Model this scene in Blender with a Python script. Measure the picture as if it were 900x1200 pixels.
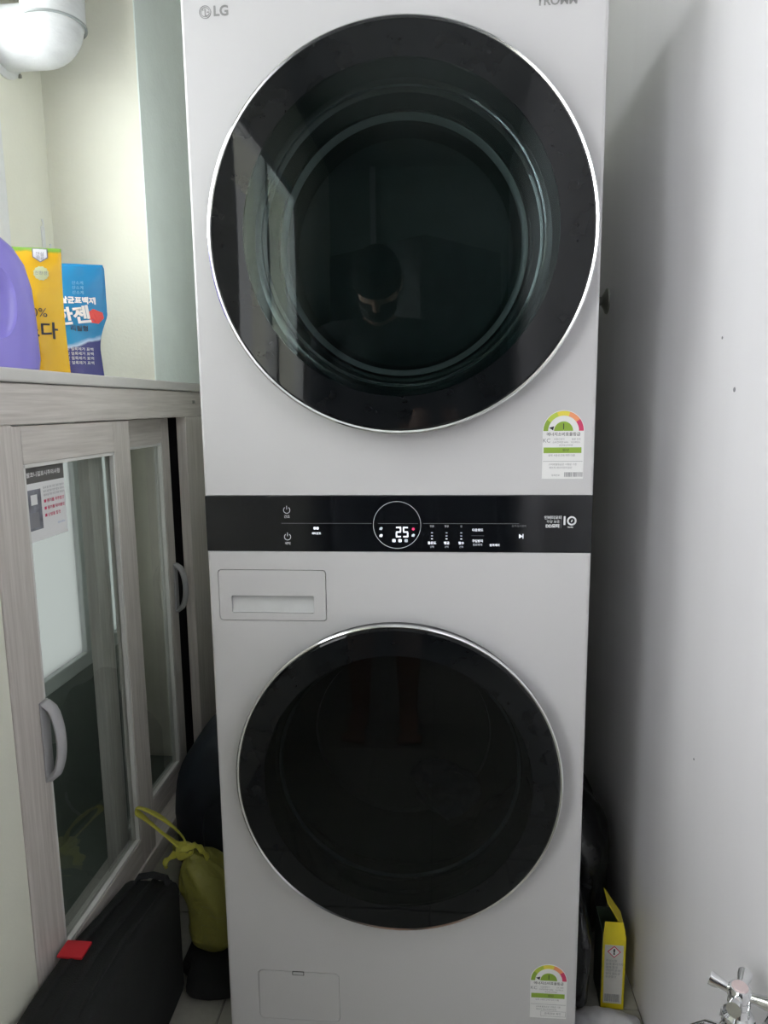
import bpy, bmesh, math, random
from mathutils import Vector, Matrix, noise
random.seed(7)
for o in list(bpy.data.objects): bpy.data.objects.remove(o, do_unlink=True)
S = bpy.context.scene
COL = S.collection
PI = math.pi

# ------------------------------------------------------------------ camera
def make_camera():
    f, pi_, ya, ro = 820.0, 0.1511, -0.0823, -0.0117
    F = Vector((math.sin(ya)*math.cos(pi_), math.cos(ya)*math.cos(pi_), -math.sin(pi_)))
    R = Vector((math.cos(ya), -math.sin(ya), 0)); U = R.cross(F)
    R2 = R*math.cos(ro)+U*math.sin(ro); U2 = -R*math.sin(ro)+U*math.cos(ro)
    cd = bpy.data.cameras.new('camera'); co = bpy.data.objects.new('camera', cd); COL.objects.link(co)
    cd.sensor_fit = 'AUTO'; cd.sensor_width = 36.0; cd.lens = f/1200*36
    cd.clip_start = 0.02; cd.clip_end = 60
    m = Matrix((R2, U2, -F)).transposed().to_4x4(); m.translation = Vector((0.0715, -1.0659, 1.15))
    co.matrix_world = m
    S.camera = co
make_camera()

# ------------------------------------------------------------------ light
w = bpy.data.worlds.new('overcast_sky'); S.world = w; w.use_nodes = True
bg = w.node_tree.nodes['Background']; bg.inputs[0].default_value = (0.98, 0.98, 1.0, 1); bg.inputs[1].default_value = 5.9

def area(name, loc, rot, sx, sy, power, col):
    l = bpy.data.lights.new(name, 'AREA'); l.shape = 'RECTANGLE'; l.size = sx; l.size_y = sy; l.energy = power; l.color = col
    o = bpy.data.objects.new(name, l); COL.objects.link(o); o.location = loc; o.rotation_euler = rot
    return o
# daylight outside the two windows of the left wall (facing +x into the room)
area('daylight_recess_window', (-0.93, -0.20, 1.70), (0, -PI/2, 0), 1.1, 0.8, 2.0, (1.0, 0.98, 0.97))
area('daylight_rear_window', (-0.93, -1.60, 1.45), (0, -PI/2, 0), 1.1, 1.1, 40.0, (1.0, 0.96, 1.0))
S.view_settings.view_transform = 'Standard'; S.view_settings.look = 'None'
S.view_settings.exposure = 0.07; S.view_settings.gamma = 1.0; S.view_settings.use_curve_mapping = False

# ------------------------------------------------------------------ materials
MATS = {}
def mat(name, col, rough=0.5, metal=0.0, var=0.04, scale=30.0, bump=0.0, bscale=200.0, emit=0.0, spec=0.5, coat=0.0, stretch=(1,1,1), col2=None, detail=3.0):
    if name in MATS: return MATS[name]
    m = bpy.data.materials.new(name); m.use_nodes = True
    nt = m.node_tree; b = nt.nodes['Principled BSDF']
    tc = nt.nodes.new('ShaderNodeTexCoord'); mp = nt.nodes.new('ShaderNodeMapping'); mp.inputs['Scale'].default_value = stretch
    nt.links.new(tc.outputs['Object'], mp.inputs['Vector'])
    nz = nt.nodes.new('ShaderNodeTexNoise'); nz.inputs['Scale'].default_value = scale; nz.inputs['Detail'].default_value = detail
    nt.links.new(mp.outputs[0], nz.inputs['Vector'])
    rp = nt.nodes.new('ShaderNodeValToRGB')
    c1 = col2 if col2 else tuple(max(0, c*(1-var)) for c in col)
    c0 = col if col2 else tuple(min(1, c*(1+var)) for c in col)
    rp.color_ramp.elements[0].position = 0.3; rp.color_ramp.elements[1].position = 0.7
    rp.color_ramp.elements[0].color = (*c1, 1); rp.color_ramp.elements[1].color = (*c0, 1)
    nt.links.new(nz.outputs['Fac'], rp.inputs[0]); nt.links.new(rp.outputs[0], b.inputs['Base Color'])
    b.inputs['Roughness'].default_value = rough; b.inputs['Metallic'].default_value = metal
    b.inputs['Specular IOR Level'].default_value = spec; b.inputs['Coat Weight'].default_value = coat; b.inputs['Coat Roughness'].default_value = 0.03
    if bump:
        n2 = nt.nodes.new('ShaderNodeTexNoise'); n2.inputs['Scale'].default_value = bscale; n2.inputs['Detail'].default_value = 4
        nt.links.new(mp.outputs[0], n2.inputs['Vector'])
        bp = nt.nodes.new('ShaderNodeBump'); bp.inputs['Strength'].default_value = bump; bp.inputs['Distance'].default_value = 0.004
        nt.links.new(n2.outputs['Fac'], bp.inputs['Height']); nt.links.new(bp.outputs[0], b.inputs['Normal'])
    if emit:
        nt.links.new(rp.outputs[0], b.inputs['Emission Color']); b.inputs['Emission Strength'].default_value = emit
    MATS[name] = m; return m

def glass_mat(name, tint, refl_col, ior, base=0.0, rough=0.0):
    """see-through sheet: tinted transparency plus mirror reflection"""
    m = bpy.data.materials.new(name); m.use_nodes = True; nt = m.node_tree
    for n in list(nt.nodes): nt.nodes.remove(n)
    out = nt.nodes.new('ShaderNodeOutputMaterial'); mx = nt.nodes.new('ShaderNodeMixShader')
    tr = nt.nodes.new('ShaderNodeBsdfTransparent'); gl = nt.nodes.new('ShaderNodeBsdfGlossy'); fr = nt.nodes.new('ShaderNodeFresnel')
    tr.inputs[0].default_value = (*tint, 1); gl.inputs[0].default_value = (*refl_col, 1); gl.inputs['Roughness'].default_value = rough
    fr.inputs[0].default_value = ior
    ma = nt.nodes.new('ShaderNodeMath'); ma.operation = 'ADD'; ma.use_clamp = True; ma.inputs[1].default_value = base
    ge = nt.nodes.new('ShaderNodeNewGeometry'); iv = nt.nodes.new('ShaderNodeMath'); iv.operation = 'SUBTRACT'; iv.inputs[0].default_value = 1.0
    mu = nt.nodes.new('ShaderNodeMath'); mu.operation = 'MULTIPLY'      # only the entering face of the sheet mirrors (no false total reflection)
    nt.links.new(ge.outputs['Backfacing'], iv.inputs[1]); nt.links.new(fr.outputs[0], ma.inputs[0])
    nt.links.new(ma.outputs[0], mu.inputs[0]); nt.links.new(iv.outputs[0], mu.inputs[1]); nt.links.new(mu.outputs[0], mx.inputs[0])
    nt.links.new(tr.outputs[0], mx.inputs[1]); nt.links.new(gl.outputs[0], mx.inputs[2]); nt.links.new(mx.outputs[0], out.inputs[0])
    MATS[name] = m; return m

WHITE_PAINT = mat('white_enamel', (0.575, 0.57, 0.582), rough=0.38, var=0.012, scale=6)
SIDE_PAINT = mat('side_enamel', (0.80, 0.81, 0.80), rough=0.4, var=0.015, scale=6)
SEAM = mat('seam_grey', (0.10, 0.10, 0.105), rough=0.6)
POCKET = mat('drawer_pocket', (0.52, 0.53, 0.54), rough=0.4)
BLACK_GLASS = mat('black_glass', (0.006, 0.007, 0.008), rough=0.03, spec=0.24, var=0.1)
CONSOLE = mat('console_black', (0.006, 0.007, 0.009), rough=0.06, spec=0.45, var=0.1)
CHROME = mat('chrome', (0.80, 0.81, 0.82), rough=0.12, metal=1.0, var=0.02)
DARKCHROME = mat('dull_metal', (0.30, 0.30, 0.28), rough=0.3, metal=1.0, var=0.1)
DARK_PLASTIC = mat('dark_plastic', (0.015, 0.016, 0.018), rough=0.4)
BOWL = mat('bowl_glass', (0.010, 0.016, 0.016), rough=0.02, spec=1.0, var=0.2, coat=0.5)
BOWL_DULL = mat('bowl_dull', (0.012, 0.018, 0.018), rough=0.55, spec=0.25, var=0.2)
GASKET = mat('gasket_grey', (0.09, 0.10, 0.10), rough=0.25)
TINT_UP = glass_mat('tinted_glass', (0.42, 0.50, 0.50), (0.86, 1.0, 0.98), 1.39)
TINT_LO = glass_mat('dark_tinted_glass', (0.22, 0.25, 0.28), (0.95, 1.0, 1.0), 1.34)
LOGO = mat('logo_grey', (0.27, 0.27, 0.27), rough=0.4)
LED = mat('led_white', (0.9, 0.93, 1.0), emit=0.5, var=0.01)
LED_DIM = mat('led_dim', (0.6, 0.64, 0.7), emit=0.22, var=0.01)
LED_RED = mat('led_red', (0.8, 0.04, 0.15), emit=0.4)
PRINT_WHITE = mat('print_white', (0.75, 0.76, 0.78), rough=0.4, var=0.01)
PRINT_GREY = mat('print_grey', (0.22, 0.23, 0.24), rough=0.4)
PAPER = mat('label_paper', (0.80, 0.80, 0.80), rough=0.5, var=0.01)
INK = mat('ink_black', (0.03, 0.03, 0.035), rough=0.6)
INK_GREY = mat('ink_grey', (0.25, 0.25, 0.27), rough=0.6)
GREEN = mat('print_green', (0.27, 0.42, 0.05), rough=0.5)
YGREEN = mat('print_yellow_green', (0.50, 0.62, 0.08), rough=0.5)
YELLOWP = mat('print_yellow', (0.80, 0.68, 0.08), rough=0.5)
ORANGEP = mat('print_orange', (0.85, 0.33, 0.16), rough=0.5)
REDP = mat('print_red', (0.62, 0.05, 0.14), rough=0.5)
WALLW = mat('wall_white', (0.76, 0.75, 0.775), rough=0.42, var=0.02, scale=9, bump=0.05, bscale=90, stretch=(1, 1, 0.12))
WALLC = mat('wall_cream', (0.77, 0.775, 0.665), rough=0.75, var=0.02, scale=12, bump=0.12, bscale=150)
WALLG = mat('wall_grey_green', (0.79, 0.87, 0.82), rough=0.6, var=0.03, scale=12, bump=0.3, bscale=140)
WALLF = mat('wall_dull_green', (0.34, 0.38, 0.36), rough=0.8, var=0.03)
CEIL = mat('ceiling_grey', (0.42, 0.43, 0.42), rough=0.8)
TILE = mat('floor_tile', (0.36, 0.355, 0.31), rough=0.35, var=0.06, scale=60)
GROUT = mat('grout', (0.22, 0.21, 0.19), rough=0.9)
def wood(name, stretch):
    return mat(name, (0.66, 0.62, 0.58), rough=0.45, col2=(0.51, 0.47, 0.435), scale=22, stretch=stretch, detail=6, bump=0.12, bscale=22)
WOOD_V = wood('pale_wood_vertical', (9, 9, 0.35))
WOOD_H = wood('pale_wood_horizontal', (9, 0.35, 9))
WOOD_E = mat('pale_edge', (0.70, 0.69, 0.66), rough=0.4)
LEDGE = mat('ledge_laminate', (0.60, 0.585, 0.56), rough=0.4, var=0.02)
CAB_GLASS = glass_mat('reflective_cabinet_glass', (0.94, 0.97, 0.958), (0.86, 0.93, 0.90), 1.5, base=0.09)
CAB_IN = mat('cabinet_interior', (0.22, 0.25, 0.22), rough=0.7)
GAP_SHADE = mat('painted_gap_shade', (0.004, 0.004, 0.008), rough=0.8)  # near-black colour standing in for the shade behind the open door gap
HANDLE = mat('handle_grey', (0.42, 0.42, 0.43), rough=0.35)
WIN_FRAME = mat('window_frame_white', (0.72, 0.74, 0.73), rough=0.4)
WIN_GLASS = glass_mat('window_glass', (0.95, 0.965, 0.96), (1, 1, 1), 1.5)
DUCT = mat('duct_tape_white', (0.62, 0.64, 0.635), rough=0.55, var=0.07, scale=18, bump=0.35, bscale=45, stretch=(1, 1, 3))
DUCT_SEAM = mat('duct_seam', (0.30, 0.33, 0.32), rough=0.6)
BLACK_FABRIC = mat('black_fabric', (0.006, 0.0075, 0.0075), rough=0.85, bump=0.3, bscale=500, var=0.3)
BLACK_WEB = mat('black_webbing', (0.006, 0.007, 0.008), rough=0.8, bump=0.3, bscale=400)
NAVY = mat('navy_nylon', (0.012, 0.016, 0.024), rough=0.55, var=0.3, scale=14, bump=0.25, bscale=30)
RED_TAG = mat('red_tag', (0.55, 0.015, 0.025), rough=0.6)
BLACK_BAG = mat('black_polythene', (0.012, 0.014, 0.015), rough=0.25, bump=0.5, bscale=35, var=0.3)
GREY_CLOTH = mat('grey_cloth', (0.60, 0.60, 0.63), rough=0.7, var=0.04, bump=0.2, bscale=120)
YBOX = mat('yellow_card', (0.80, 0.66, 0.02), rough=0.45, var=0.05)
YBOX_SIDE = mat('box_green_side', (0.09, 0.13, 0.10), rough=0.5, var=0.4, scale=18)
PURPLE = mat('purple_plastic', (0.235, 0.20, 0.60), rough=0.3, var=0.05, scale=5)
PURPLE_CAP = mat('cap_pale', (0.50, 0.50, 0.56), rough=0.35)

# ------------------------------------------------------------------ mesh helpers
def obj(name, me_or_bm, m=None, parent=None, loc=None, rot=None, smooth=False):
    if isinstance(me_or_bm, bmesh.types.BMesh):
        me = bpy.data.meshes.new(name); me_or_bm.normal_update(); me_or_bm.to_mesh(me); me_or_bm.free()
    else: me = me_or_bm
    if m is not None:
        ms = m if isinstance(m, (list, tuple)) else [m]
        me.materials.clear()
        for x in ms: me.materials.append(x)
    if smooth:
        me.polygons.foreach_set('use_smooth', [True]*len(me.polygons))
        if smooth != 'all':
            try: me.set_sharp_from_angle(angle=math.radians(40))
            except Exception: pass
    o = bpy.data.objects.new(name, me); COL.objects.link(o)
    if parent is not None: o.parent = parent
    if loc is not None: o.location = loc
    if rot is not None: o.rotation_euler = rot
    return o
def tag(o, label, cat, group=None, kind=None):
    o['label'] = label; o['category'] = cat
    if group: o['group'] = group
    if kind: o['kind'] = kind
    return o
def thing(name, label, cat, loc=(0, 0, 0), rot=(0, 0, 0), group=None):
    o = bpy.data.objects.new(name, None); COL.objects.link(o); o.location = loc; o.rotation_euler = rot
    o.empty_display_size = 0.05
    return tag(o, label, cat, group)
def struct(name, bm, m, parent=None, smooth=False):
    o = obj(name, bm, m, parent, smooth=smooth)
    if parent is None: o['kind'] = 'structure'
    return o
def BM(): return bmesh.new()
def box(bm, x0, x1, y0, y1, z0, z1, bev=0.0, seg=2):
    r = bmesh.ops.create_cube(bm, size=1.0)
    for v in r['verts']:
        v.co = Vector(((x0+x1)/2+v.co.x*(x1-x0), (y0+y1)/2+v.co.y*(y1-y0), (z0+z1)/2+v.co.z*(z1-z0)))
    if bev:
        es = list({e for v in r['verts'] for e in v.link_edges})
        bmesh.ops.bevel(bm, geom=es, offset=bev, segments=seg, affect='EDGES', profile=0.5)
    return bm
def bx(*a, **k): return box(BM(), *a, **k)
def lathe(bm, prof, n=96, axis='y', center=(0, 0, 0), closed=False):
    """profile [(r, t)] swept about an axis through center"""
    c = Vector(center); rings = []
    for r, t in prof:
        if r < 1e-6:
            p = {'y': (0, t, 0), 'z': (0, 0, t), 'x': (t, 0, 0)}[axis]; rings.append([bm.verts.new(c+Vector(p))]); continue
        ring = []
        for i in range(n):
            a = 2*PI*i/n; ca, sa = r*math.cos(a), r*math.sin(a)
            p = {'y': (ca, t, sa), 'z': (ca, sa, t), 'x': (t, ca, sa)}[axis]
            ring.append(bm.verts.new(c+Vector(p)))
        rings.append(ring)
    pairs = list(zip(rings, rings[1:]))
    if closed: pairs.append((rings[-1], rings[0]))
    for A, B in pairs:
        if len(A) == 1 and len(B) == 1: continue
        for i in range(n):
            j = (i+1) % n
            if len(A) == 1: bm.faces.new((A[0], B[i], B[j]))
            elif len(B) == 1: bm.faces.new((A[i], A[j], B[0]))
            else: bm.faces.new((A[i], A[j], B[j], B[i]))
    bmesh.ops.recalc_face_normals(bm, faces=bm.faces[:])
    return bm
def tube(bm, pts, rad, n=12, cap=True, flat=1.0):
    """swept tube along pts; rad number or list; flat squashes the section"""
    pts = [Vector(p) for p in pts]; rings = []; prev = None
    for i, p in enumerate(pts):
        d = (pts[min(i+1, len(pts)-1)]-pts[max(i-1, 0)]).normalized()
        if prev is None:
            up = Vector((0, 0, 1)) if abs(d.z) < 0.9 else Vector((0, 1, 0))
            a = d.cross(up).normalized()
        else:
            a = (prev-d*prev.dot(d)).normalized()
        prev = a; b = d.cross(a); r = rad[i] if isinstance(rad, (list, tuple)) else rad
        rings.append([bm.verts.new(p+a*r*math.cos(2*PI*k/n)+b*r*flat*math.sin(2*PI*k/n)) for k in range(n)])
    fs = []
    for A, B in zip(rings, rings[1:]):
        for k in range(n): fs.append(bm.faces.new((A[k], A[(k+1) % n], B[(k+1) % n], B[k])))
    if cap: fs.append(bm.faces.new(rings[0][::-1])); fs.append(bm.faces.new(rings[-1]))
    bmesh.ops.recalc_face_normals(bm, faces=fs)
    return bm
def poly_xz(bm, pts, y0, y1):
    """closed polygon in x,z extruded from y0 (front) to y1"""
    a = [bm.verts.new((x, y0, z)) for x, z in pts]; b = [bm.verts.new((x, y1, z)) for x, z in pts]
    fs = [bm.faces.new(a), bm.faces.new(b[::-1])]
    n = len(pts)
    for i in range(n): fs.append(bm.faces.new((a[i], b[i], b[(i+1) % n], a[(i+1) % n])))
    bmesh.ops.recalc_face_normals(bm, faces=fs)
    return bm
def rrect(x0, x1, z0, z1, r, n=6):
    pts = []
    for cx, cz, a0 in ((x1-r, z1-r, 0), (x0+r, z1-r, 90), (x0+r, z0+r, 180), (x1-r, z0+r, 270)):
        for k in range(n+1):
            a = math.radians(a0+90*k/n); pts.append((cx+r*math.cos(a), cz+r*math.sin(a)))
    return pts
def arc_band(r0, r1, a0, a1, cx, cz, n=10):
    pts = []
    for k in range(n+1):
        a = math.radians(a0+(a1-a0)*k/n); pts.append((cx+r1*math.cos(a), cz+r1*math.sin(a)))
    for k in range(n, -1, -1):
        a = math.radians(a0+(a1-a0)*k/n); pts.append((cx+r0*math.cos(a), cz+r0*math.sin(a)))
    return pts
def circle_pts(r, cx, cz, n=24): return [(cx+r*math.cos(2*PI*k/n), cz+r*math.sin(2*PI*k/n)) for k in range(n)]
def bake(o):
    """replace an object's mesh by its evaluated one"""
    dg = bpy.context.evaluated_depsgraph_get(); dg.update()
    me = bpy.data.meshes.new_from_object(o.evaluated_get(dg)); o.modifiers.clear(); o.data = me; return o
def cut(o, cutters):
    tmp = []
    for bm in cutters:
        c = obj('cutter', bm); tmp.append(c)
        md = o.modifiers.new('b', 'BOOLEAN'); md.operation = 'DIFFERENCE'; md.solver = 'EXACT'; md.object = c
    bake(o)
    for c in tmp: bpy.data.objects.remove(c, do_unlink=True)
    return o
TXT = {}
def text_mesh(s, size, align='CENTER', bold=0.0, wx=1.0):
    cu = bpy.data.curves.new('t', 'FONT'); cu.body = s; cu.size = size; cu.align_x = align; cu.align_y = 'CENTER'
    cu.extrude = 0.0; cu.offset = bold; cu.resolution_u = 3
    t = bpy.data.objects.new('t', cu); COL.objects.link(t)
    dg = bpy.context.evaluated_depsgraph_get(); dg.update()
    me = bpy.data.meshes.new_from_object(t.evaluated_get(dg))
    bpy.data.objects.remove(t, do_unlink=True)
    if wx != 1.0:
        for v in me.vertices: v.co.x *= wx
    return me
def text(name, s, size, m, parent, x, y, z, align='CENTER', bold=0.0, wx=1.0):
    """flat lettering facing -y"""
    return obj(name, text_mesh(s, size, align, bold, wx), m, parent, (x, y, z), (PI/2, 0, 0))
def wob(p, s, a, off=0.0):
    v = noise.noise_vector(Vector(p)*s+Vector((off, off*1.7, -off))); return Vector(p)+v*a

# ================================================================== THE ROOM
XL, XR, YB, YF, H = -0.55, 0.45, 0.92, -3.0, 2.42
fl = struct('floor', bx(-0.80, XR+0.1, YF-0.1, YB+0.1, -0.08, -0.004), GROUT)
TS = 0.20
tile_me = bpy.data.meshes.new('tile'); tb = bx(-TS/2+.0015, TS/2-.0015, -TS/2+.0015, TS/2-.0015, -0.006, 0.0, bev=0.001, seg=1); tb.to_mesh(tile_me); tb.free()
tile_me.materials.append(TILE)
for i in range(5):
    for j in range(20):
        t = bpy.data.objects.new('tile', tile_me); COL.objects.link(t); t.parent = fl
        t.location = (XL+TS/2+i*TS, YB-TS/2-j*TS+0.03, 0)
struct('ceiling', bx(-0.80, XR+0.1, YF-0.1, YB+0.1, H, H+0.08), CEIL)
wr = struct('wall_right', bx(XR, XR+0.1, YF, YB, 0, H), WALLW)
for (yy, zz, r) in ((-0.063, 1.235, .0018), (-0.113, 1.165, .003), (-0.05, 0.62, .0016)):
    obj('wall_nick', lathe(BM(), [(0, -0.0008), (r, -0.0006), (r*1.1, 0.0)], n=10, axis='x', center=(XR, yy, zz)), INK_GREY, wr)
struct('wall_back', bx(-0.80, XR+0.1, YB, YB+0.1, 0, H), WALLC)
struct('wall_front', bx(-0.80, XR+0.1, YF-0.1, YF, 0, H), WALLF)
XW = -0.755
b = BM()
for a in ((-0.80, XL, -1.10, -0.152, 0, 1.19), (-0.80, XL, YF, -1.10, 0, 0.84), (-0.80, XL, -0.152, 0.772, 0, 0.16), (-0.80, XL, 0.772, YB, 0, 1.19), (-0.80, XL, 0.44, YB, 1.21, H),
          (-0.80, XW, 0.27, 0.44, 1.21, H), (-0.80, XW, -0.80, 0.27, 2.02, H), (-0.80, XW, -0.80, 0.27, 1.21, 1.27), (XW, XL, -0.80, 0.44, 2.36, H),
          (-0.80, XL, -1.10, -0.80, 1.21, H), (-0.80, XL, -2.10, -1.10, 2.05, H), (-0.80, XL, YF, -2.10, 0.84, H)):
    box(b, *a)
struct('wall_left', b, WALLC)
struct('trim_2', bx(XL, XL+0.003, 0.44, YB, 1.21, H), WALLG)
struct('trim_1', bx(XW, XL+0.008, -1.10, YB, 1.19, 1.21, bev=0.003), LEDGE)
def window(n, xa, xb, y0, y1, z0, z1, mull, gm=None):
    root = bpy.data.objects.new('window_%d' % n, None); COL.objects.link(root); root['kind'] = 'structure'
    root.location = (xb, (y0+y1)/2, z0)
    def p(name, bm, m):
        o = obj(name, bm, m); o.parent = root; o.matrix_parent_inverse = Matrix.Translation(-Vector(root.location)); return o
    t = 0.035
    for a in ((y0, y1, z0, z0+t), (y0, y1, z1-t, z1)): p('window_rail', bx(xa, xb, a[0], a[1], a[2], a[3], bev=0.003), WIN_FRAME)
    for yy in [y0, y1-t]+mull: p('window_stile', bx(xa, xb, yy, yy+t, z0+t, z1-t, bev=0.003), WIN_FRAME)
    ys = sorted([y0+t]+[q for m_ in mull for q in (m_, m_+t)]+[y1-t])
    for k in range(0, len(ys), 2): p('window_pane', bx((xa+xb)/2-0.003, (xa+xb)/2+0.003, ys[k], ys[k+1], z0+t, z1-t), gm or WIN_GLASS)
window(1, -0.795, -0.745, -0.80, 0.27, 1.27, 2.02, [-0.28])
ADDED_FROST = mat('added_frosted_pane', (.5, .5, .5)); ADDED_FROST.node_tree.nodes['Principled BSDF']  # translucent pane of the added window behind the cabinet
def added_frost_shader():
    nt = ADDED_FROST.node_tree; tl = nt.nodes.new('ShaderNodeBsdfTranslucent'); tl.inputs[0].default_value = (.31, .315, .31, 1); nt.links.new(tl.outputs[0], nt.nodes['Material Output'].inputs[0])
added_frost_shader()
window(3, -0.800, -0.770, 0.08, 0.70, 0.54, 1.14, [0.475], ADDED_FROST)  # added window, an unseen source put in to brighten the cabinet interior
window(2, -0.60, -0.555, -2.10, -1.10, 0.84, 2.05, [-1.62])

# ================================================================== WASHER DRYER TOWER
tower = thing('laundry_tower', 'tall white stacked washer and dryer tower with two round black glass doors', 'washing machine', (0, 0.4, 0))
TI = Matrix.Translation(Vector((0, -0.4, 0)))
def tp(name, bm, m, smooth=False, parent=None, label=None):
    o = obj(name, bm, m, smooth=smooth)
    if parent is None: o.parent = tower; o.matrix_parent_inverse = TI
    else: o.parent = parent
    if label: o['label'] = label
    return o
TOP, DEP = 1.765, 0.77
b = BM()
box(b, -0.3, 0.3, 0.02, DEP, 0.02, TOP, bev=0.006)
for f in [f for f in b.faces if f.normal.y < -0.99 and f.calc_area() > 0.3]: b.faces.remove(f)
body = tp('body', b, SIDE_PAINT, smooth=True)
for (y0, y1) in ((0.06, 0.10), (0.55, 0.60), (0.70, 0.715)):
    tp('side_rib', bx(-0.304, -0.2995, y0, y1, 0.08, TOP-0.06, bev=0.0018), SIDE_PAINT, parent=None)
for sx in (-0.25, 0.25):
    for sy in (0.08, 0.7): tp('foot', lathe(BM(), [(0, 0), (.022, 0), (.024, .008), (.012, .012), (.012, .03), (0, .03)], n=16, axis='z', center=(sx, sy, 0)), DARK_PLASTIC)
def front_plate(z0, z1):
    bm = BM(); c = 0.005
    outer = [(-0.3+c, z0+0.001), (0.3-c, z0+0.001), (0.3-c, z1-0.001), (-0.3+c, z1-0.001)]
    r0 = [bm.verts.new((x, 0, z)) for x, z in outer]
    r1 = [bm.verts.new((math.copysign(0.2985, x), 0.0015, z0 if z < (z0+z1)/2 else z1)) for x, z in outer]
    r2 = [bm.verts.new((math.copysign(0.3, x), 0.006, z0 if z < (z0+z1)/2 else z1)) for x, z in outer]
    r3 = [bm.verts.new((math.copysign(0.3, x), 0.022, z0 if z < (z0+z1)/2 else z1)) for x, z in outer]
    bm.faces.new(r0); bm.faces.new(r3[::-1])
    for A, B in ((r0, r1), (r1, r2), (r2, r3)):
        for k in range(4): bm.faces.new((A[k], B[k], B[(k+1) % 4], A[(k+1) % 4]))
    bmesh.ops.recalc_face_normals(bm, faces=bm.faces[:]); return bm
DX, DZ, DR, DA = 0.0126, 1.389, 0.276, 1.018       # dryer door
WX, WZ, WR = 0.0019, 0.5587, 0.2597                # washer door
def disc_cut(x, z, r, az=1.0): return poly_xz(BM(), [(x+r*math.cos(2*PI*k/96), z+az*r*math.sin(2*PI*k/96)) for k in range(96)], -0.05, 0.1)
up = tp('upper_front_panel', front_plate(1.0128, TOP), WHITE_PAINT)
cut(up, [disc_cut(DX, DZ, 0.235, DA)])
lo = tp('lower_front_panel', front_plate(0.03, 0.9238), WHITE_PAINT)
DW = (-0.2842, -0.1095, 0.8105, 0.8945)            # drawer front
FL = (-0.2465, -0.1035, 0.0835, 0.179)             # drain flap
cut(lo, [disc_cut(WX, WZ, 0.222), poly_xz(BM(), rrect(*DW, 0.006), -0.05, 0.1), poly_xz(BM(), rrect(*FL, 0.009), -0.05, 0.1)])
for o_ in (up, lo):
    o_.data.materials.clear(); o_.data.materials.append(WHITE_PAINT)
# dark inner housing behind the front plates
tp('inner_housing', bx(-0.29, 0.29, 0.16, 0.2, 0.05, TOP-0.02), DARK_PLASTIC)
# drawer
g = 0.0011
tp('drawer_seam', bx(DW[0]-.004, DW[1]+.004, 0.012, 0.016, DW[2]-.004, DW[3]+.004), SEAM)
dr = tp('detergent_drawer', poly_xz(BM(), rrect(DW[0]+g, DW[1]-g, DW[2]+g, DW[3]-g, 0.005), -0.0004, 0.05), WHITE_PAINT)
cut(dr, [poly_xz(BM(), rrect(-0.2635, -0.1295, 0.8235, 0.852, 0.003), -0.02, 0.028)])
dr.data.materials.clear(); dr.data.materials.append(WHITE_PAINT)
hd = BM()
vs = [hd.verts.new(c) for c in ((-0.263, 0.001, 0.824), (-0.1300, 0.001, 0.824), (-0.1300, 0.009, 0.8515), (-0.263, 0.009, 0.8515), (-0.263, 0.009, 0.824), (-0.13, 0.009, 0.824))]
hd.faces.new((vs[0], vs[1], vs[2], vs[3])); hd.faces.new((vs[0], vs[3], vs[4])); hd.faces.new((vs[1], vs[5], vs[2])); hd.faces.new((vs[0], vs[4], vs[5], vs[1])); hd.faces.new((vs[4], vs[3], vs[2], vs[5]))
bmesh.ops.recalc_face_normals(hd, faces=hd.faces[:])
tp('grip_scoop', hd, POCKET, parent=dr)
# drain flap
tp('flap_seam', bx(FL[0]-.004, FL[1]+.004, 0.012, 0.016, FL[2]-.004, FL[3]+.004), SEAM)
fp = tp('drain_flap', poly_xz(BM(), rrect(FL[0]+g*.8, FL[1]-g*.8, FL[2]+g*.8, FL[3]-g*.8, 0.008), -0.0004, 0.011), WHITE_PAINT)
tp('flap_latch', poly_xz(BM(), rrect(-0.186, -0.165, 0.172, 0.1795, 0.001), -0.0009, 0.002), SEAM, parent=fp)
tp('flap_latch_face', poly_xz(BM(), rrect(-0.1845, -0.1665, 0.1735, 0.1783, 0.0006), -0.0012, 0.002), POCKET, parent=fp)

def door(name, x, z, R, az, pane_mat, inner, rim_y, label):
    e = bpy.data.objects.new(name, None); COL.objects.link(e); e.parent = tower; e.matrix_parent_inverse = TI
    e.location = (x, 0, z); e.scale = (1, 1, az); e['label'] = label
    def dp(n, prof, m, closed=False, sm=True): return obj(n, lathe(BM(), prof, n=128, closed=closed), m, e, smooth=sm)
    dp('door_collar', [(R-.026, 0.003), (R-.012, 0.001), (R-.006, -0.004), (R-.005, rim_y+.014), (R-.012, rim_y+.012), (R-.03, 0.0)], DARK_PLASTIC, closed=True)
    dp('chrome_rim', [(R-.010, rim_y+.012), (R-.002, rim_y+.012), (R, rim_y+.007), (R-.0006, rim_y+.0015), (R-.0025, rim_y), (R-.005, rim_y+.001), (R-.006, rim_y+.003)], CHROME, closed=True)
    dp('glass_border', [(R-.0045, rim_y+.0016), (R-.008, rim_y-.0026), (inner, rim_y-.0032), (inner, rim_y+.002), (R-.009, rim_y+.004)], BLACK_GLASS, closed=True, sm=True)
    dp('glass_pane', [(inner+.0002, rim_y-.0032), (inner*.5, rim_y-.0036), (0, rim_y-.0038)], pane_mat)
    gp_ = e.children[-1].data
    if sum(p.normal.y for p in gp_.polygons) > 0: gp_.flip_normals()
    return e, dp
RY = -0.040
e, dp = door('dryer_door', DX, DZ, DR, DA, TINT_UP, 0.222, RY, 'upper round dark glass door')
dp('inner_bowl', [(.223, RY+.004), (.219, -.012), (.213, .004), (.208, .016), (.206, .018), (.203, .020), (.196, .045), (.190, .062), (.186, .066), (.181, .085), (.172, .108)], BOWL)
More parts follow.
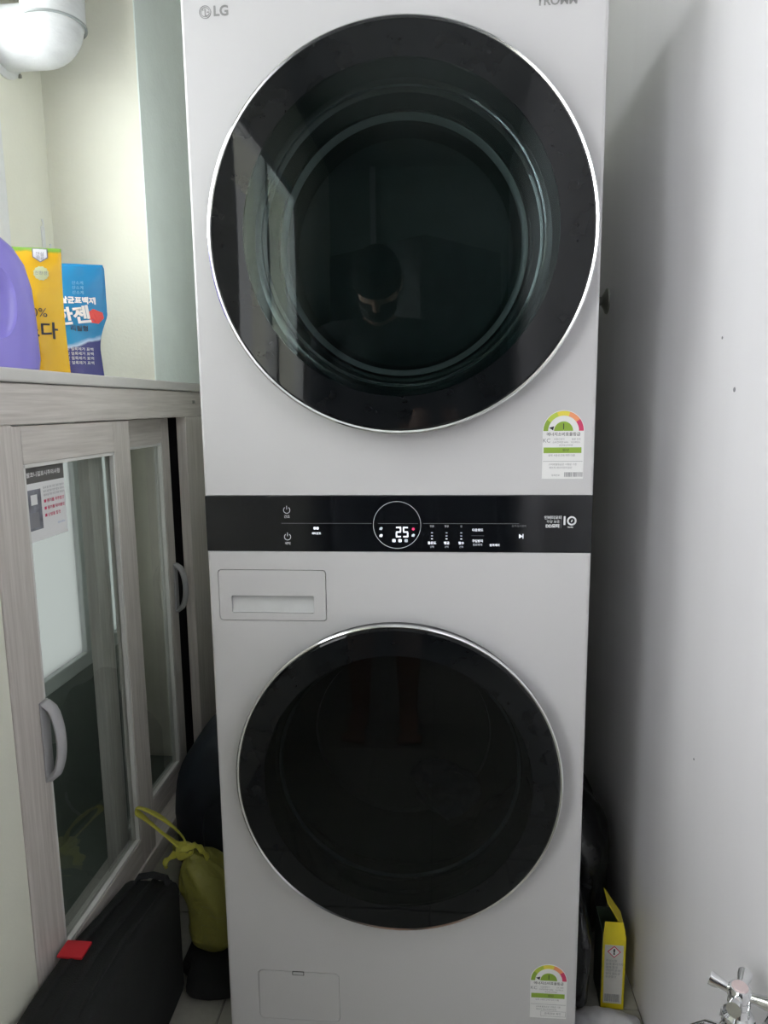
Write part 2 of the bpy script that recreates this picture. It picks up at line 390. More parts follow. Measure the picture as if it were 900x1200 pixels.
dp('bowl_window', [(.172, .108), (.150, .126), (.10, .137), (0, .142)], BOWL_DULL)
dp('gasket_ring', [(.190, .055), (.185, .057), (.181, .062), (.184, .066), (.190, .060)], GASKET, closed=True)
dp('bowl_lip', [(.211, .006), (.2075, .004), (.2065, .009), (.210, .012)], CHROME, closed=True)
e2, dp = door('washer_door', WX, WZ, WR, 1.0, TINT_LO, 0.212, RY, 'lower round dark glass door')
dp('inner_bowl', [(.213, RY+.004), (.208, -.010), (.203, .004), (.198, .018), (.193, .030), (.185, .060), (.176, .085), (.168, .11), (.16, .14)], BOWL)
dp('bowl_lip', [(.200, .010), (.196, .007), (.194, .013), (.198, .017)], GASKET, closed=True)
dp('drum', [(.16, .14), (.158, .15), (.1, .155), (0, .156)], DARK_PLASTIC)

# console
con = tp('control_panel', bx(-0.2995, 0.2995, 0.0005, 0.03, 0.9240, 1.0126, bev=0.0012), CONSOLE, label='glossy black touch control panel')
CY = -0.0004
def flat(name, pts, m, parent, y=CY, t=0.0006): return obj(name, poly_xz(BM(), pts, y, y+t), m, parent) 
TP = con
cp_inv = None
flatc = lambda name, pts, m: flat(name, pts, m, con)
def ctext(s, size, x, z, m=LED, align='CENTER', bold=0.0, name='lettering'): return text(name, s, size, m, con, x, CY, z, align, bold)
rp_ = arc_band(.0364, .0371, 0, 360, 0.0035, 0.9667, 72)
bmr = BM(); lathe(bmr, [(.0365, CY), (.0371, CY), (.0371, 0.0006), (.0365, 0.0006)], n=96, center=(0.0035, 0, 0.9667), closed=True)
obj('dial_ring', bmr, PRINT_WHITE, con)
for x0, x1 in ((-0.178, -0.036), (-0.026, 0.036), (0.044, 0.19)):
    flatc('divider_line', [(x0, .9690), (x1, .9690), (x1, .9694), (x0, .9694)], PRINT_GREY)
# seven segment figures 2 and 5
def seg7(ch, x, z, w_, h_, t):
    segs = {'2': 'abged', '5': 'afgcd'}[ch]; b = BM(); q = t*.25
    R_ = {'a': (x+q, x+w_-q, z+h_-t, z+h_), 'd': (x+q, x+w_-q, z, z+t), 'g': (x+q, x+w_-q, z+h_/2-t/2, z+h_/2+t/2),
          'f': (x, x+t, z+h_/2+q, z+h_-q), 'b': (x+w_-t, x+w_, z+h_/2+q, z+h_-q), 'e': (x, x+t, z+q, z+h_/2-q), 'c': (x+w_-t, x+w_, z+q, z+h_/2-q)}
    for s_ in segs: a = R_[s_]; box(b, a[0], a[1], CY, CY+.0006, a[2], a[3])
    obj('digit', b, LED, con)
seg7('2', 0.0015, 0.9475, 0.0085, 0.0165, 0.0022); seg7('5', 0.0125, 0.9475, 0.0085, 0.0165, 0.0022)
flatc('status_light', circle_pts(.0021, 0.0287, 0.9605, 16), LED_RED)
for x_, z_, m_ in ((-0.0215, .950, LED), (-0.0215, .961, LED_DIM), (0.0285, .9505, LED_DIM)):
    flatc('status_icon', [(x_-.0026, z_-.0018), (x_+.0014, z_-.0022), (x_+.0028, z_+.0012), (x_+.0008, z_+.0026), (x_-.0022, z_+.0012)], m_)
for x_, m_ in ((-0.0015, LED), (0.0080, LED), (0.0175, LED_DIM)):
    flatc('mode_icon', rrect(x_-.0026, x_+.0026, .9398, .9446, .0012, 3), m_)
def power(x, z, word):
    bmp = BM(); poly_xz(bmp, arc_band(.0046, .0054, -235, 55, x, z, 20), CY, CY+.0006); box(bmp, x-.0004, x+.0004, CY, CY+.0006, z+.001, z+.0068)
    obj('power_symbol', bmp, PRINT_WHITE, con); ctext(word, .0052, x, z-.0105, PRINT_WHITE)
power(-0.169, .990, '건조'); power(-0.169, .9475, '세탁')
for k, (dx_, dz_) in enumerate(((-.0022, .0022), (.0022, .0022))): flatc('mode_icon', rrect(-0.1232+dx_-.0019, -0.1232+dx_+.0019, .9592+dz_-.002, .9592+dz_+.002, .0006, 2), LED)
ctext('세탁건조', .0040, -0.1232, .9530, LED, bold=.00012)
for x_, a_, b_ in ((0.0575, '물온도', '찬물'), (0.080, '헹굼', '헹굼'), (0.1025, '탈수', '강')):
    ctext(a_, .0048, x_, .9385, LED, bold=.00015); ctext('선택', .0034, x_, .9325, LED_DIM)
    for q in range(3): flatc('level_light', [(x_-.0014, .9445+q*.0048), (x_+.0014, .9445+q*.0048), (x_+.0014, .9457+q*.0048), (x_-.0014, .9457+q*.0048)], LED if q == 0 else LED_DIM)
    ctext(b_, .0036, x_, .9648, PRINT_WHITE)
ctext('다운로드', .0046, .1275, .9590, LED, bold=.0001); ctext('구김방지', .0046, .1275, .9420, LED, bold=.0001); ctext('종료예약', .0040, .1275, .9360, LED_DIM)
flatc('divider_line', [(.118, .9502), (.137, .9502), (.137, .9505), (.118, .9505)], PRINT_GREY)
ctext('원격제어', .0042, .1535, .9355, LED, bold=.0001)
ctext('동작/일시정지', .0038, .190, .9655, PRINT_GREY)
flatc('play_symbol', [(.1905, .9462), (.1905, .9532), (.1955, .9497)], LED); flatc('play_bar', [(.1958, .9462), (.1970, .9462), (.1970, .9532), (.1958, .9532)], LED)
ctext('인버터모터', .0058, .2410, .9785, PRINT_WHITE, bold=.00012); ctext('무상 보증', .0050, .2412, .9722, PRINT_WHITE); ctext('DD모터', .0062, .2405, .9655, PRINT_WHITE, bold=.0003)
flatc('divider_line', [(.2528, .9622), (.2532, .9622), (.2532, .9815), (.2528, .9815)], PRINT_GREY)
ctext('1', .0180, .2582, .9735, PRINT_WHITE, bold=.0006, name='anniversary_figure')
bmr = BM(); lathe(bmr, [(.0046, CY), (.0070, CY), (.0070, .0006), (.0046, .0006)], n=40, center=(0.2690, 0, .9738), closed=True); obj('anniversary_figure', bmr, PRINT_WHITE, con)
flatc('anniversary_figure', [(.2676, .9722), (.2690, .9716), (.2704, .9752), (.2692, .9758)], PRINT_WHITE)
ctext('YEARS', .0030, .2668, .9640, PRINT_WHITE, bold=.0001)

# makers' marks on the top panel
lg = tp('maker_logo', lathe(BM(), [(.0078, -.0005), (.0086, -.0005), (.0086, .0005), (.0078, .0005)], n=40, center=(-0.2630, 0, 1.7050), closed=True), LOGO)
bl = BM(); box(bl, -0.2638, -0.2626, -.0005, .0004, 1.7010, 1.7092); box(bl, -0.2638, -0.2606, -.0005, .0004, 1.7000, 1.7010)
poly_xz(bl, arc_band(.0056, .0064, 20, 345, -0.2630, 1.7050, 20), -.0005, .0004); box(bl, -0.2605, -0.2570, -.0005, .0004, 1.7045, 1.7054); poly_xz(bl, circle_pts(.0008, -0.2660, 1.7078, 10), -.0005, .0004)
obj('logo_face', bl, LOGO, lg)
text('logo_letters', 'LG', .0185, LOGO, lg, -0.2400, -.0005, 1.7050, bold=.0006)
tm = tp('model_logo', text_mesh('TROMM', .0155, 'CENTER', .0004), LOGO)
tm.rotation_euler = (PI/2, 0, 0); tm.location = (0.2290, -.0005, 1.6935)
text('model_logo_small', 'ThinQ', .0062, LOGO, None, 0.2665, -.0005, 1.6965).parent = tower
bpy.data.objects['model_logo_small'].matrix_parent_inverse = TI

def energy_label(xc, zt, variant):
    """white energy rating sticker, top of its arch at zt"""
    W_, HH = 0.061, 0.102; r = W_/2; zc = zt-r; z0 = zt-HH; y = -.0006
    pts = [(xc-r, z0), (xc+r, z0)]+[(xc+r*math.cos(PI*k/24), zc+r*math.sin(PI*k/24)) for k in range(25)]
    L = tp('energy_label', poly_xz(BM(), pts, y, 0.0004), PAPER, label='white energy rating sticker with a coloured dial')
    y -= .0002
    for a0, a1, m in ((146, 180, GREEN), (110, 146, YGREEN), (72, 110, YELLOWP), (36, 72, ORANGEP), (0, 36, REDP)): flat('dial_band', arc_band(r*.74, r*.97, a0, a1, xc, zc, 8), m, L, y)
    flat('dial_hub', arc_band(0.0004, r*.46, 0, 180, xc, zc, 14), GREEN, L, y)
    text('grade_figure', '1', .0125, INK, L, xc, y-.0002, zc+.0062)
    flat('dial_pointer', [(xc-r*.70, zc+.0048), (xc-r*.50, zc+.0008), (xc-r*.46, zc+.0070)], INK, L, y)
    text('label_title', '에너지소비효율등급', .0060, INK, L, xc, y, zc-.0052, bold=.00005)
    text('label_text', '드럼세탁기' if variant else '의류건조기', .0034, INK_GREY, L, xc-.006, y, zc-.0125)
    text('label_text', '소비전력량 kWh', .0034, INK_GREY, L, xc-.004, y, zc-.0170); text('label_text', '1회 세탁' if variant else '표준 건조', .0034, INK_GREY, L, xc+.019, y, zc-.0125)
    text('label_text', '이산화탄소', .0030, INK_GREY, L, xc+.018, y, zc-.0170); text('label_mark', 'KC', .0085, INK_GREY, L, xc-.0245, y, zc-.0145)
    text('label_text', '연간에너지비용', .0032, INK_GREY, L, xc+.004, y, zc-.0215)
    flat('green_bar', [(xc-.0285, zc-.0330), (xc+.0270, zc-.0330), (xc+.0270, zc-.0245), (xc-.0285, zc-.0245)], GREEN, L, y)
    text('label_text', '원/년', .0046, INK, L, xc+.004, y-.0002, zc-.0288)
    text('label_text', '실제 사용조건에 따라 다름', .0036, INK_GREY, L, xc-.002, y, zc-.0365)
    flat('rule_line', [(xc-.029, zc-.0455), (xc+.029, zc-.0455), (xc+.029, zc-.0450), (xc-.029, zc-.0450)], INK_GREY, L, y)
    text('label_text', '소비효율등급은 시험값 기준', .0036, INK_GREY, L, xc, y, zc-.0500); text('label_text', '제조자 에너지관리공단', .0036, INK_GREY, L, xc-.003, y, zc-.0550)
    if not variant:
        bb = BM(); x = xc+.003; random.seed(5)
        while x < xc+.029: w_ = random.choice((.0005, .0008, .0011)); box(bb, x, x+w_, y, y+.0006, z0+.003, z0+.0098); x += w_+random.choice((.0006, .0010))
        obj('barcode', bb, INK_GREY, L); text('label_text', '등록번호', .0034, INK_GREY, L, xc-.010, y, z0+.005)
    else:
        bb = BM(); R0 = (xc-.012, xc+.0295, z0+.0035, z0+.0135)
        for a in ((R0[0], R0[1], R0[3]-.0004, R0[3]), (R0[0], R0[1], R0[2], R0[2]+.0004), (R0[0], R0[0]+.0004, R0[2], R0[3]), (R0[1]-.0004, R0[1], R0[2], R0[3])): box(bb, a[0], a[1], y, y+.0006, a[2], a[3])
        obj('text_frame', bb, INK_GREY, L); text('label_text', '등록정보 확인', .0048, INK_GREY, L, xc+.008, y, z0+.0087)
    return L
energy_label(0.2530, 1.1400, 0)
energy_label(0.2530, 0.2185, 1)
# sub-parts were made in world space under parents whose own transforms are identity in world: nothing to undo

# ================================================================== SLIDING DOOR CABINET (left)
XD = -0.55
cab = thing('sliding_door_cabinet', 'pale wood-grain built-in cabinet with two sliding glass doors below the window ledge', 'cabinet', (-0.65, 0.31, 0.16))
CI = Matrix.Translation(-Vector(cab.location))
def cp(name, bm, m, smooth=False, parent=None):
    o = obj(name, bm, m, smooth=smooth)
    if parent is None: o.parent = cab; o.matrix_parent_inverse = CI
    else: o.parent = parent
    return o
Y0, Y1 = -0.150, 0.770
cp('header', bx(-0.64, XD+.002, Y0, Y1, 1.128, 1.189, bev=0.002), WOOD_H)
cp('header_screw', bx(XD+.0015, XD+.0035, 0.66, 0.675, 1.160, 1.168, bev=0.0008), DARKCHROME)
cp('post', bx(-0.64, XD+.002, Y0, -0.092, 0.16, 1.128, bev=0.002), WOOD_V)
cp('post', bx(-0.572, XD+.002, 0.604, Y1, 0.16, 1.128, bev=0.002), WOOD_V)
cp('bottom_track', bx(-0.64, XD+.002, -0.092, 0.604, 0.16, 0.20, bev=0.002), WOOD_H)
b = BM()
for a in ((-0.795, -0.785, Y0, 0.08, 0.16, 1.189), (-0.795, -0.785, 0.70, Y1, 0.16, 1.189), (-0.795, -0.785, 0.08, 0.70, 0.16, 0.54), (-0.795, -0.785, 0.08, 0.70, 1.14, 1.189), (-0.785, -0.64, Y0, Y0+.01, 0.16, 1.189), (-0.785, -0.64, Y1-.01, Y1, 0.16, 1.189), (-0.785, -0.64, Y0, Y1, 0.16, 0.17), (-0.785, -0.64, Y0, Y1, 1.179, 1.189)): box(b, *a)
cp('carcass', b, CAB_IN)
cp('end_panel', bx(-0.784, -0.645, 0.745, 0.757, 0.17, 1.178), mat('cabinet_end_cream', (0.78, 0.73, 0.62), rough=0.6))
cp('gap_shade_panel', bx(-0.640, -0.620, 0.660, 0.757, 0.17, 1.178), GAP_SHADE)  # black panel added where the gap only shows the cabinet's unlit inside
def slide_door(xf, y0, y1, gy0, gy1, gz0, gz1, hy, hz, hh):
    """xf front face x; returns the door (stiles, rails, pane, beads, handle)"""
    e = bpy.data.objects.new('door', None); COL.objects.link(e); e.parent = cab; e.matrix_parent_inverse = CI; e.location = (0, 0, 0)
    xb = xf-0.022; zb, zt = 0.20, 1.126
    def dp(n, bm, m, smooth=False): return obj(n, bm, m, e, smooth=smooth)
    dp('stile', bx(xb, xf, y0, gy0, zb, zt, bev=.0015), WOOD_V); dp('stile', bx(xb, xf, gy1, y1, zb, zt, bev=.0015), WOOD_V)
    dp('rail', bx(xb, xf, gy0, gy1, gz1, zt, bev=.0015), WOOD_H); dp('rail', bx(xb, xf, gy0, gy1, zb, gz0, bev=.0015), WOOD_H)
    t = 0.006
    for a in ((gy0, gy0+t, gz0, gz1), (gy1-t, gy1, gz0, gz1), (gy0, gy1, gz0, gz0+t), (gy0, gy1, gz1-t, gz1)): dp('glazing_bead', bx(xf-.010, xf-.001, *a, bev=.001), WOOD_E)
    dp('glass_pane', bx(xf-.016, xf-.012, gy0, gy1, gz0, gz1), CAB_GLASS)
    hb = BM()      # bow handle with two feet
    box(hb, xf, xf+.004, hy-.011, hy+.011, hz-hh/2-.004, hz+hh/2+.004, bev=.0015)
    n = 14; pts = [(xf+.004+.022*math.sin(PI*k/n)**0.45, hy, hz-hh/2+hh*k/n) for k in range(n+1)]
    tube(hb, pts, .0115, n=10, flat=0.55)
    dp('handle', hb, HANDLE, smooth=True)
    return e
slide_door(-0.552, -0.090, 0.300, -0.066, 0.232, 0.256, 1.068, -0.072, 0.632, 0.125)
slide_door(-0.590, 0.200, 0.600, 0.25, 0.556, 0.256, 1.068, 0.588, 0.706, 0.115)

# printed notice stuck to the front glass
ny0, ny1 = -0.055, 0.064; NX = -0.5645
notice = thing('notice_sticker', 'white printed notice with a grey header stuck to the sliding cabinet glass', 'sticker', (NX, (ny0+ny1)/2, 0.944))
NM = Matrix.Translation(Vector((NX, (ny0+ny1)/2, 0.944))) 
NS = 1.24
def np_(name, a, m, d): return obj(name, bx(0, .0006+d, a[0]*NS, a[1]*NS, a[2], a[3]), m, notice)
np_('sheet', (-.048, .048, 0, .118), PAPER, 0)
np_('header_band', (-.048, .048, .092, .118), mat('notice_header', (0.12, 0.115, 0.11), rough=0.5), .0003)
pic = mat('notice_photo', (0.30, 0.31, 0.36), rough=0.4, col2=(0.10, 0.10, 0.12), scale=40)
np_('photo', (-.043, -.010, .018, .082), pic, .0003); np_('photo_window', (-.033, -.019, .058, .074), PAPER, .0005); np_('photo_floor', (-.042, -.018, .022, .046), INK_GREY, .0005)
def ntext(s, size, m, y, z, align='LEFT', bold=0.0):
    return obj('notice_lettering', text_mesh(s, size, align, bold, NS), m, notice, (.0013, y*NS, z), (PI/2, 0, PI/2))
ntext('발코니결로시주의사항', .0085, PAPER, 0, .105, 'CENTER', .0002)
for k in range(3): ntext('실내 습기로 인한 결로 발생시', .0042, INK_GREY, -.005, .082-.006*k)
for k, s in enumerate(('■ 환기를 자주할것', '■ 물기를 닦아줄것', '■ 난방을 할것')): ntext(s, .0062, REDP, -.005, .060-.0115*k, bold=.0001)
ntext('관리사무소', .0040, mat('print_blue', (0.2, 0.3, 0.6)), .024, .020)

# ================================================================== THINGS ON THE LEDGE
LZ = 1.21
# purple bottle
bt = thing('detergent_bottle', 'purple plastic detergent bottle with moulded grip on the window ledge', 'bottle', (-0.652, 0.0, LZ), (0, 0, math.radians(38)))
b = BM(); rings = []
prof = [(0, .90, .90), (.004, .97, .97), (.02, 1.0, 1.0), (.08, .985, .98), (.13, .95, .95), (.165, .86, .88), (.19, .70, .76), (.208, .48, .58), (.218, .33, .45), (.228, .28, .40), (.240, .28, .40)]
for z, sx, sy in prof:
    ring = []
    for k in range(48):
        a = 2*PI*k/48; c, s = math.cos(a), math.sin(a); n_ = 2/3.0
        ring.append(b.verts.new((0.088*sx*math.copysign(abs(c)**n_, c), 0.05*sy*math.copysign(abs(s)**n_, s), z)))
    rings.append(ring)
for A, B in zip(rings, rings[1:]):
    for k in range(48): b.faces.new((A[k], A[(k+1) % 48], B[(k+1) % 48], B[k]))
b.faces.new(rings[0][::-1]); b.faces.new(rings[-1]); bmesh.ops.recalc_face_normals(b, faces=b.faces[:])
bo = obj('bottle_body', b, PURPLE, bt)
ob_ = BM(); bmesh.ops.create_uvsphere(ob_, u_segments=24, v_segments=16, radius=1.0)
for v in ob_.verts: v.co = Vector((0.030+v.co.x*.030, -0.052+v.co.y*.020, .105+v.co.z*.058))
bt_inv = bt.location.copy(); bt.location = (0, 0, 0); bt.rotation_euler = (0, 0, 0); bpy.context.view_layer.update()
cut(bo, [ob_]); bt.location = bt_inv; bt.rotation_euler = (0, 0, math.radians(38))
bo.data.materials.clear(); bo.data.materials.append(PURPLE)
bo.data.polygons.foreach_set('use_smooth', [True]*len(bo.data.polygons)); bo.data.set_sharp_from_angle(angle=math.radians(35))
cb = BM(); lathe(cb, [(0, .268), (.018, .268), (.0205, .264), (.021, .236), (.0, .236)], n=32, axis='z'); obj('cap', cb, PURPLE_CAP, bt, smooth=True)
obj('grip_label', bx(.028, .031, -.0325, -.0315, .10, .13), PAPER, bt)

def pouch_t(u, v, d): return 0.0012+d*max(0, (1-abs(2*u-1)**2.6))*max(0, (1-v**2.2))**.8*(0.35+0.65*min(1, (1-v)*3))
def make_pouch(name, label, loc, rz, w_, h_, d, wf, m, tilt=0.0):
    root = thing(name, label, 'pouch', loc, (tilt, 0, rz))
    nu, nv = 24, 32; b = BM(); F_, B_ = [], []
    for j in range(nv+1):
        v = j/nv; r0, r1 = [], []
        for i in range(nu+1):
            u = i/nu; l, r = wf(v); x = (l+(r-l)*u)*w_; z = v*h_
            t = pouch_t(u, v, d); wv = 0.0016*noise.noise(Vector((x*60, z*45, d*90)))*(1 if 0 < i < nu else .3)
            lift = 0.0 if j else 0.0
            r0.append(b.verts.new((x, -t/2+wv, z))); r1.append(b.verts.new((x, t/2+wv, z)))
        F_.append(r0); B_.append(r1)
    for j in range(nv):
        for i in range(nu):
            b.faces.new((F_[j][i], F_[j][i+1], F_[j+1][i+1], F_[j+1][i])); b.faces.new((B_[j][i+1], B_[j][i], B_[j+1][i], B_[j+1][i+1]))
        b.faces.new((F_[j][0], F_[j+1][0], B_[j+1][0], B_[j][0])); b.faces.new((F_[j][nu], B_[j][nu], B_[j+1][nu], F_[j+1][nu]))
    for i in range(nu): b.faces.new((F_[nv][i], F_[nv][i+1], B_[nv][i+1], B_[nv][i])); b.faces.new((F_[0][i+1], F_[0][i], B_[0][i], B_[0][i+1]))
    bmesh.ops.recalc_face_normals(b, faces=b.faces[:])
    obj('bag', b, m, root, smooth='all')
    def surf(x, z):
        v = min(max(z/h_, 0), 1); l, r = wf(v); u = min(max((x/w_-l)/(r-l), 0), 1)
        return -pouch_t(u, v, d)/2+0.0016*noise.noise(Vector((x*60, z*45, d*90)))
    def pr(nm, me, x, z, m_, off=.0009, rot=0.0):
        bm = BM(); bm.from_mesh(me) if not isinstance(me, bmesh.types.BMesh) else None
        if isinstance(me, bmesh.types.BMesh): bm.free(); bm = me
        bmesh.ops.triangulate(bm, faces=bm.faces[:])
        for _ in range(2):
            lg_ = [e_ for e_ in bm.edges if e_.calc_length() > .006]
            if lg_: bmesh.ops.subdivide_edges(bm, edges=lg_, cuts=1)
        cr, sr = math.cos(rot), math.sin(rot)
        for v_ in bm.verts:
            X, Z = x+v_.co.x*cr-v_.co.y*sr, z+v_.co.x*sr+v_.co.y*cr; v_.co = Vector((X, surf(X, Z)-off, Z))
        return obj(nm, bm, m_, root)
    return root, pr
def flat_bm(pts):
    bm = BM(); bm.faces.new([bm.verts.new((x, y, 0)) for x, y in pts]); return bm
# yellow baking soda pouch (green top strip is printed on the film)
def film(name, stops, rough=0.25, wave=0.0):
    m = bpy.data.materials.new(name); m.use_nodes = True; nt = m.node_tree; b = nt.nodes['Principled BSDF']
    tc = nt.nodes.new('ShaderNodeTexCoord'); sp = nt.nodes.new('ShaderNodeSeparateXYZ'); nt.links.new(tc.outputs['Object'], sp.inputs[0])
    nz = nt.nodes.new('ShaderNodeTexNoise'); nz.inputs['Scale'].default_value = 55; nt.links.new(tc.outputs['Object'], nz.inputs['Vector'])
    ad = nt.nodes.new('ShaderNodeMath'); ad.operation = 'MULTIPLY_ADD'; ad.inputs[1].default_value = wave; nt.links.new(sp.outputs['X'], ad.inputs[0]); nt.links.new(sp.outputs['Z'], ad.inputs[2])
    a2 = nt.nodes.new('ShaderNodeMath'); a2.operation = 'MULTIPLY_ADD'; a2.inputs[1].default_value = .010; nt.links.new(nz.outputs['Fac'], a2.inputs[0]); nt.links.new(ad.outputs[0], a2.inputs[2])
    rp = nt.nodes.new('ShaderNodeValToRGB'); rp.color_ramp.interpolation = 'LINEAR'
    mr = nt.nodes.new('ShaderNodeMath'); mr.operation = 'MULTIPLY'; mr.inputs[1].default_value = 4.0; nt.links.new(a2.outputs[0], mr.inputs[0]); nt.links.new(mr.outputs[0], rp.inputs[0])
    el = rp.color_ramp.elements
    while len(el) < len(stops): el.new(0.5)
    for e_, (p, c) in zip(el, stops): e_.position = p; e_.color = (*c, 1)
    nt.links.new(rp.outputs[0], b.inputs['Base Color']); b.inputs['Roughness'].default_value = rough
    MATS[name] = m; return m
YFILM = film('yellow_film', [(0.0, (.80, .47, .01)), (.55, (.82, .50, .012)), (.84, (.80, .45, .012)), (.855, (.22, .42, .05)), (1.0, (.20, .42, .06))])
yw, yh = 0.112, 0.213
yr, ypr = make_pouch('baking_soda_pouch', 'yellow baking soda pouch with green top strip on the window ledge', (-0.633, 0.125, LZ), math.radians(22), yw, yh, .040, lambda v: (-.5, .5-.03*math.sin(v*3)), YFILM)
ypr('lettering', text_mesh('베이킹소다', .0300, 'RIGHT', .0006), .042, .072, INK); ypr('lettering', text_mesh('100%', .0210, 'RIGHT'), .028, .103, INK)
ypr('badge', flat_bm([(-.012, .013), (.012, .013), (.012, -.002), (0, -.010), (-.012, -.002)]), .022, .1985, INK_GREY); ypr('badge', flat_bm([(-.0105, .0118), (.0105, .0118), (.0105, -.001), (0, -.0085), (-.0105, -.001)]), .022, .1985, PAPER, .0016)
ypr('lettering', text_mesh('안심\n원료', .0070), .022, .1985, INK_GREY, .0022)
ypr('seal', flat_bm([(.0125*math.cos(k*PI/12)*(1 if k % 2 else .9), .0125*math.sin(k*PI/12)*(1 if k % 2 else .9)) for k in range(24)]), .022, .170, mat('seal_pale', (.62, .66, .35)))
ypr('lettering', text_mesh('친환경', .0072), .022, .170, INK_GREY, .0016)
ypr('emblem', flat_bm([(.026*math.cos(k*PI/12), .026*math.sin(k*PI/12)) for k in range(24)]), -.030, .168, mat('pink_print', (.75, .25, .30), col2=(.8, .5, .4), scale=120))
ypr('emblem', flat_bm([(.0085*math.cos(k*PI/8), .0085*math.sin(k*PI/8)) for k in range(16)]), .002, .036, mat('red_print', (.7, .06, .03))); ypr('lettering', text_mesh('2', .012), .001, .036, YELLOWP, .0016)
ypr('lettering', text_mesh('g', .012), .006, .0125, INK)
# blue bleach pouch
BFILM = film('blue_film', [(0.0, (.05, .05, .22)), (.235, (.04, .045, .20)), (.25, (.45, .60, .80)), (.275, (.02, .25, .52)), (.60, (.010, .19, .44)), (.86, (.012, .21, .46)), (1.0, (.012, .17, .40))], wave=-.35)
def bw(v):
    r = .5 if v > .55 else (.5-.13*math.sin((.55-v)/.30*PI/2) if v > .25 else .37+.03*(.25-v)/.25)
    if v > .95: r -= .02*((v-.95)/.05)**2
    return (-.5, r)
bl_, bpr = make_pouch('bleach_pouch', 'blue laundry bleach refill pouch beside the yellow pouch on the ledge', (-0.630, 0.255, LZ), math.radians(22), .128, .211, .042, bw, BFILM)
bpr('lettering', text_mesh('살균표백제', .0135, 'RIGHT', .0006), .046, .142, PRINT_WHITE); 
bpr('emblem', flat_bm([(-.014, .006), (-.004, .014), (.012, .008), (.014, -.002), (.004, -.013), (-.010, -.012)]), .044, .114, mat('red_print2', (.72, .07, .06)))
bpr('lettering', text_mesh('유한젠', .034, 'RIGHT', .0012), .036, .116, PRINT_WHITE, .0018, math.radians(8)); bpr('lettering', text_mesh('리필형', .0115, 'RIGHT', .0002), .030, .090, INK, .0012)
for k in range(4): bpr('lettering', text_mesh('살균 및 얼룩제거 표백', .0068, 'RIGHT'), .036, .052-.0085*k, PRINT_WHITE)
for k in range(3): bpr('lettering', text_mesh('산소계', .0075, 'RIGHT'), .026, .175-.009*k, mat('pale_blue_print', (.20, .45, .65)))
# small white hook on the window wall
hk = BM(); box(hk, XW, XW+.004, 0.392, 0.402, 1.475, 1.525, bev=.001); tube(hk, [(XW+.004, .397, 1.482), (XW+.014, .397, 1.478), (XW+.016, .397, 1.490)], .0025, n=8); tube(hk, [(XW+.002, .397, 1.52), (XW+.003, .3985, 1.532), (XW+.002, .397, 1.54)], .002, n=8)
tag(obj('wall_hook', hk, WIN_FRAME), 'small white plastic hook on the cream wall behind the yellow pouch', 'hook')

# vent duct elbow
du = thing('vent_duct', 'white wrapped vent pipe elbow running from the wall up beside the window', 'duct', (XW, 0.305, 1.838))
DI = Matrix.Translation(-Vector(du.location))
def dpp(name, bm, m, smooth=True): o = obj(name, bm, m, du, smooth=smooth); o.matrix_parent_inverse = DI; return o
r = .053; el = BM(); R0 = .030; DZ0 = 1.838; xs = XW+.078
pts = [(XW+.002, .305, DZ0)]+[(xs+R0*math.sin(a), .305, DZ0+R0*(1-math.cos(a))) for a in [k*PI/2/12 for k in range(13)]]
tube(el, pts, r, n=40); dpp('elbow', el, DUCT)
xe = xs+R0
ub = BM(); tube(ub, [(xe, 0.305, DZ0+R0-.012), (xe, 0.305, 2.0), (xe, 0.305, 2.36)], r+.003, n=40); dpp('riser', ub, DUCT)
lathe(bb := BM(), [(r+.0005, 0), (r+.005, 0), (r+.005, .003), (r+.0005, .003)], n=40, axis='z', center=(xe, 0.305, DZ0+R0-.014), closed=True); dpp('seam', bb, DUCT_SEAM)
lathe(bb := BM(), [(r, 0), (r+.012, 0), (r+.012, .004), (r+.004, .008), (r, .008)], n=40, axis='x', center=(XW, 0.305, DZ0), closed=True); dpp('wall_collar', bb, DUCT)
lathe(bb := BM(), [(0, .008), (.004, .008), (.004, .003), (0, .003)], n=10, axis='x', center=(XW, 0.352, DZ0-.044)); dpp('screw', bb, DARKCHROME)

# ================================================================== FLOOR CLUTTER, LEFT
def lump(bm, c, rx, ry, rz, seed=0.0, amp=.012, sc=9, sub=4, sq=1.0):
    r = bmesh.ops.create_icosphere(bm, subdivisions=sub, radius=1.0)
    for v in r['verts']:
        p = v.co.copy()
        if sq != 1.0: p = Vector([math.copysign(abs(q)**sq, q) for q in p])
        p = Vector((c[0]+p.x*rx, c[1]+p.y*ry, c[2]+p.z*rz)); v.co = wob(p, sc, amp, seed); v.co = wob(v.co, sc*3, amp*.3, seed+5)
        if v.co.z < 0.001: v.co.z = 0.001
    return bm
case = thing('equipment_case', 'black soft-sided carry case with red tag standing against the cabinet', 'case', (-0.487, -0.07, 0))
KI = Matrix.Translation(-Vector(case.location))
def kp(name, bm, m, smooth=True, label=None):
    o = obj(name, bm, m, case, smooth=smooth); o.matrix_parent_inverse = KI
    if label: o['label'] = label
    return o
b = bx(-0.545, -0.434, -0.26, 0.145, 0.0, 0.282, bev=0.022, seg=4)
bmesh.ops.subdivide_edges(b, edges=[e_ for e_ in b.edges if e_.calc_length() > .06], cuts=6, use_grid_fill=True)
for v in b.verts:
    if v.co.z > .004:
        v.co.z *= 1-.16*max(0, (v.co.y+.10)/.265)
        v.co = wob(v.co, 9, .004)
        v.co.x = min(v.co.x, -.431); v.co.x = max(v.co.x, -.5465)
kp('shell', b, BLACK_FABRIC)
for xx in (-0.515, -0.452):
    b = BM(); tube(b, [(xx, -0.245, .278), (xx, -.15, .2845), (xx, -.06, .279), (xx, .06, .258), (xx, .130, .243)], .0045, n=8, flat=.6); kp('piping', b, BLACK_WEB)
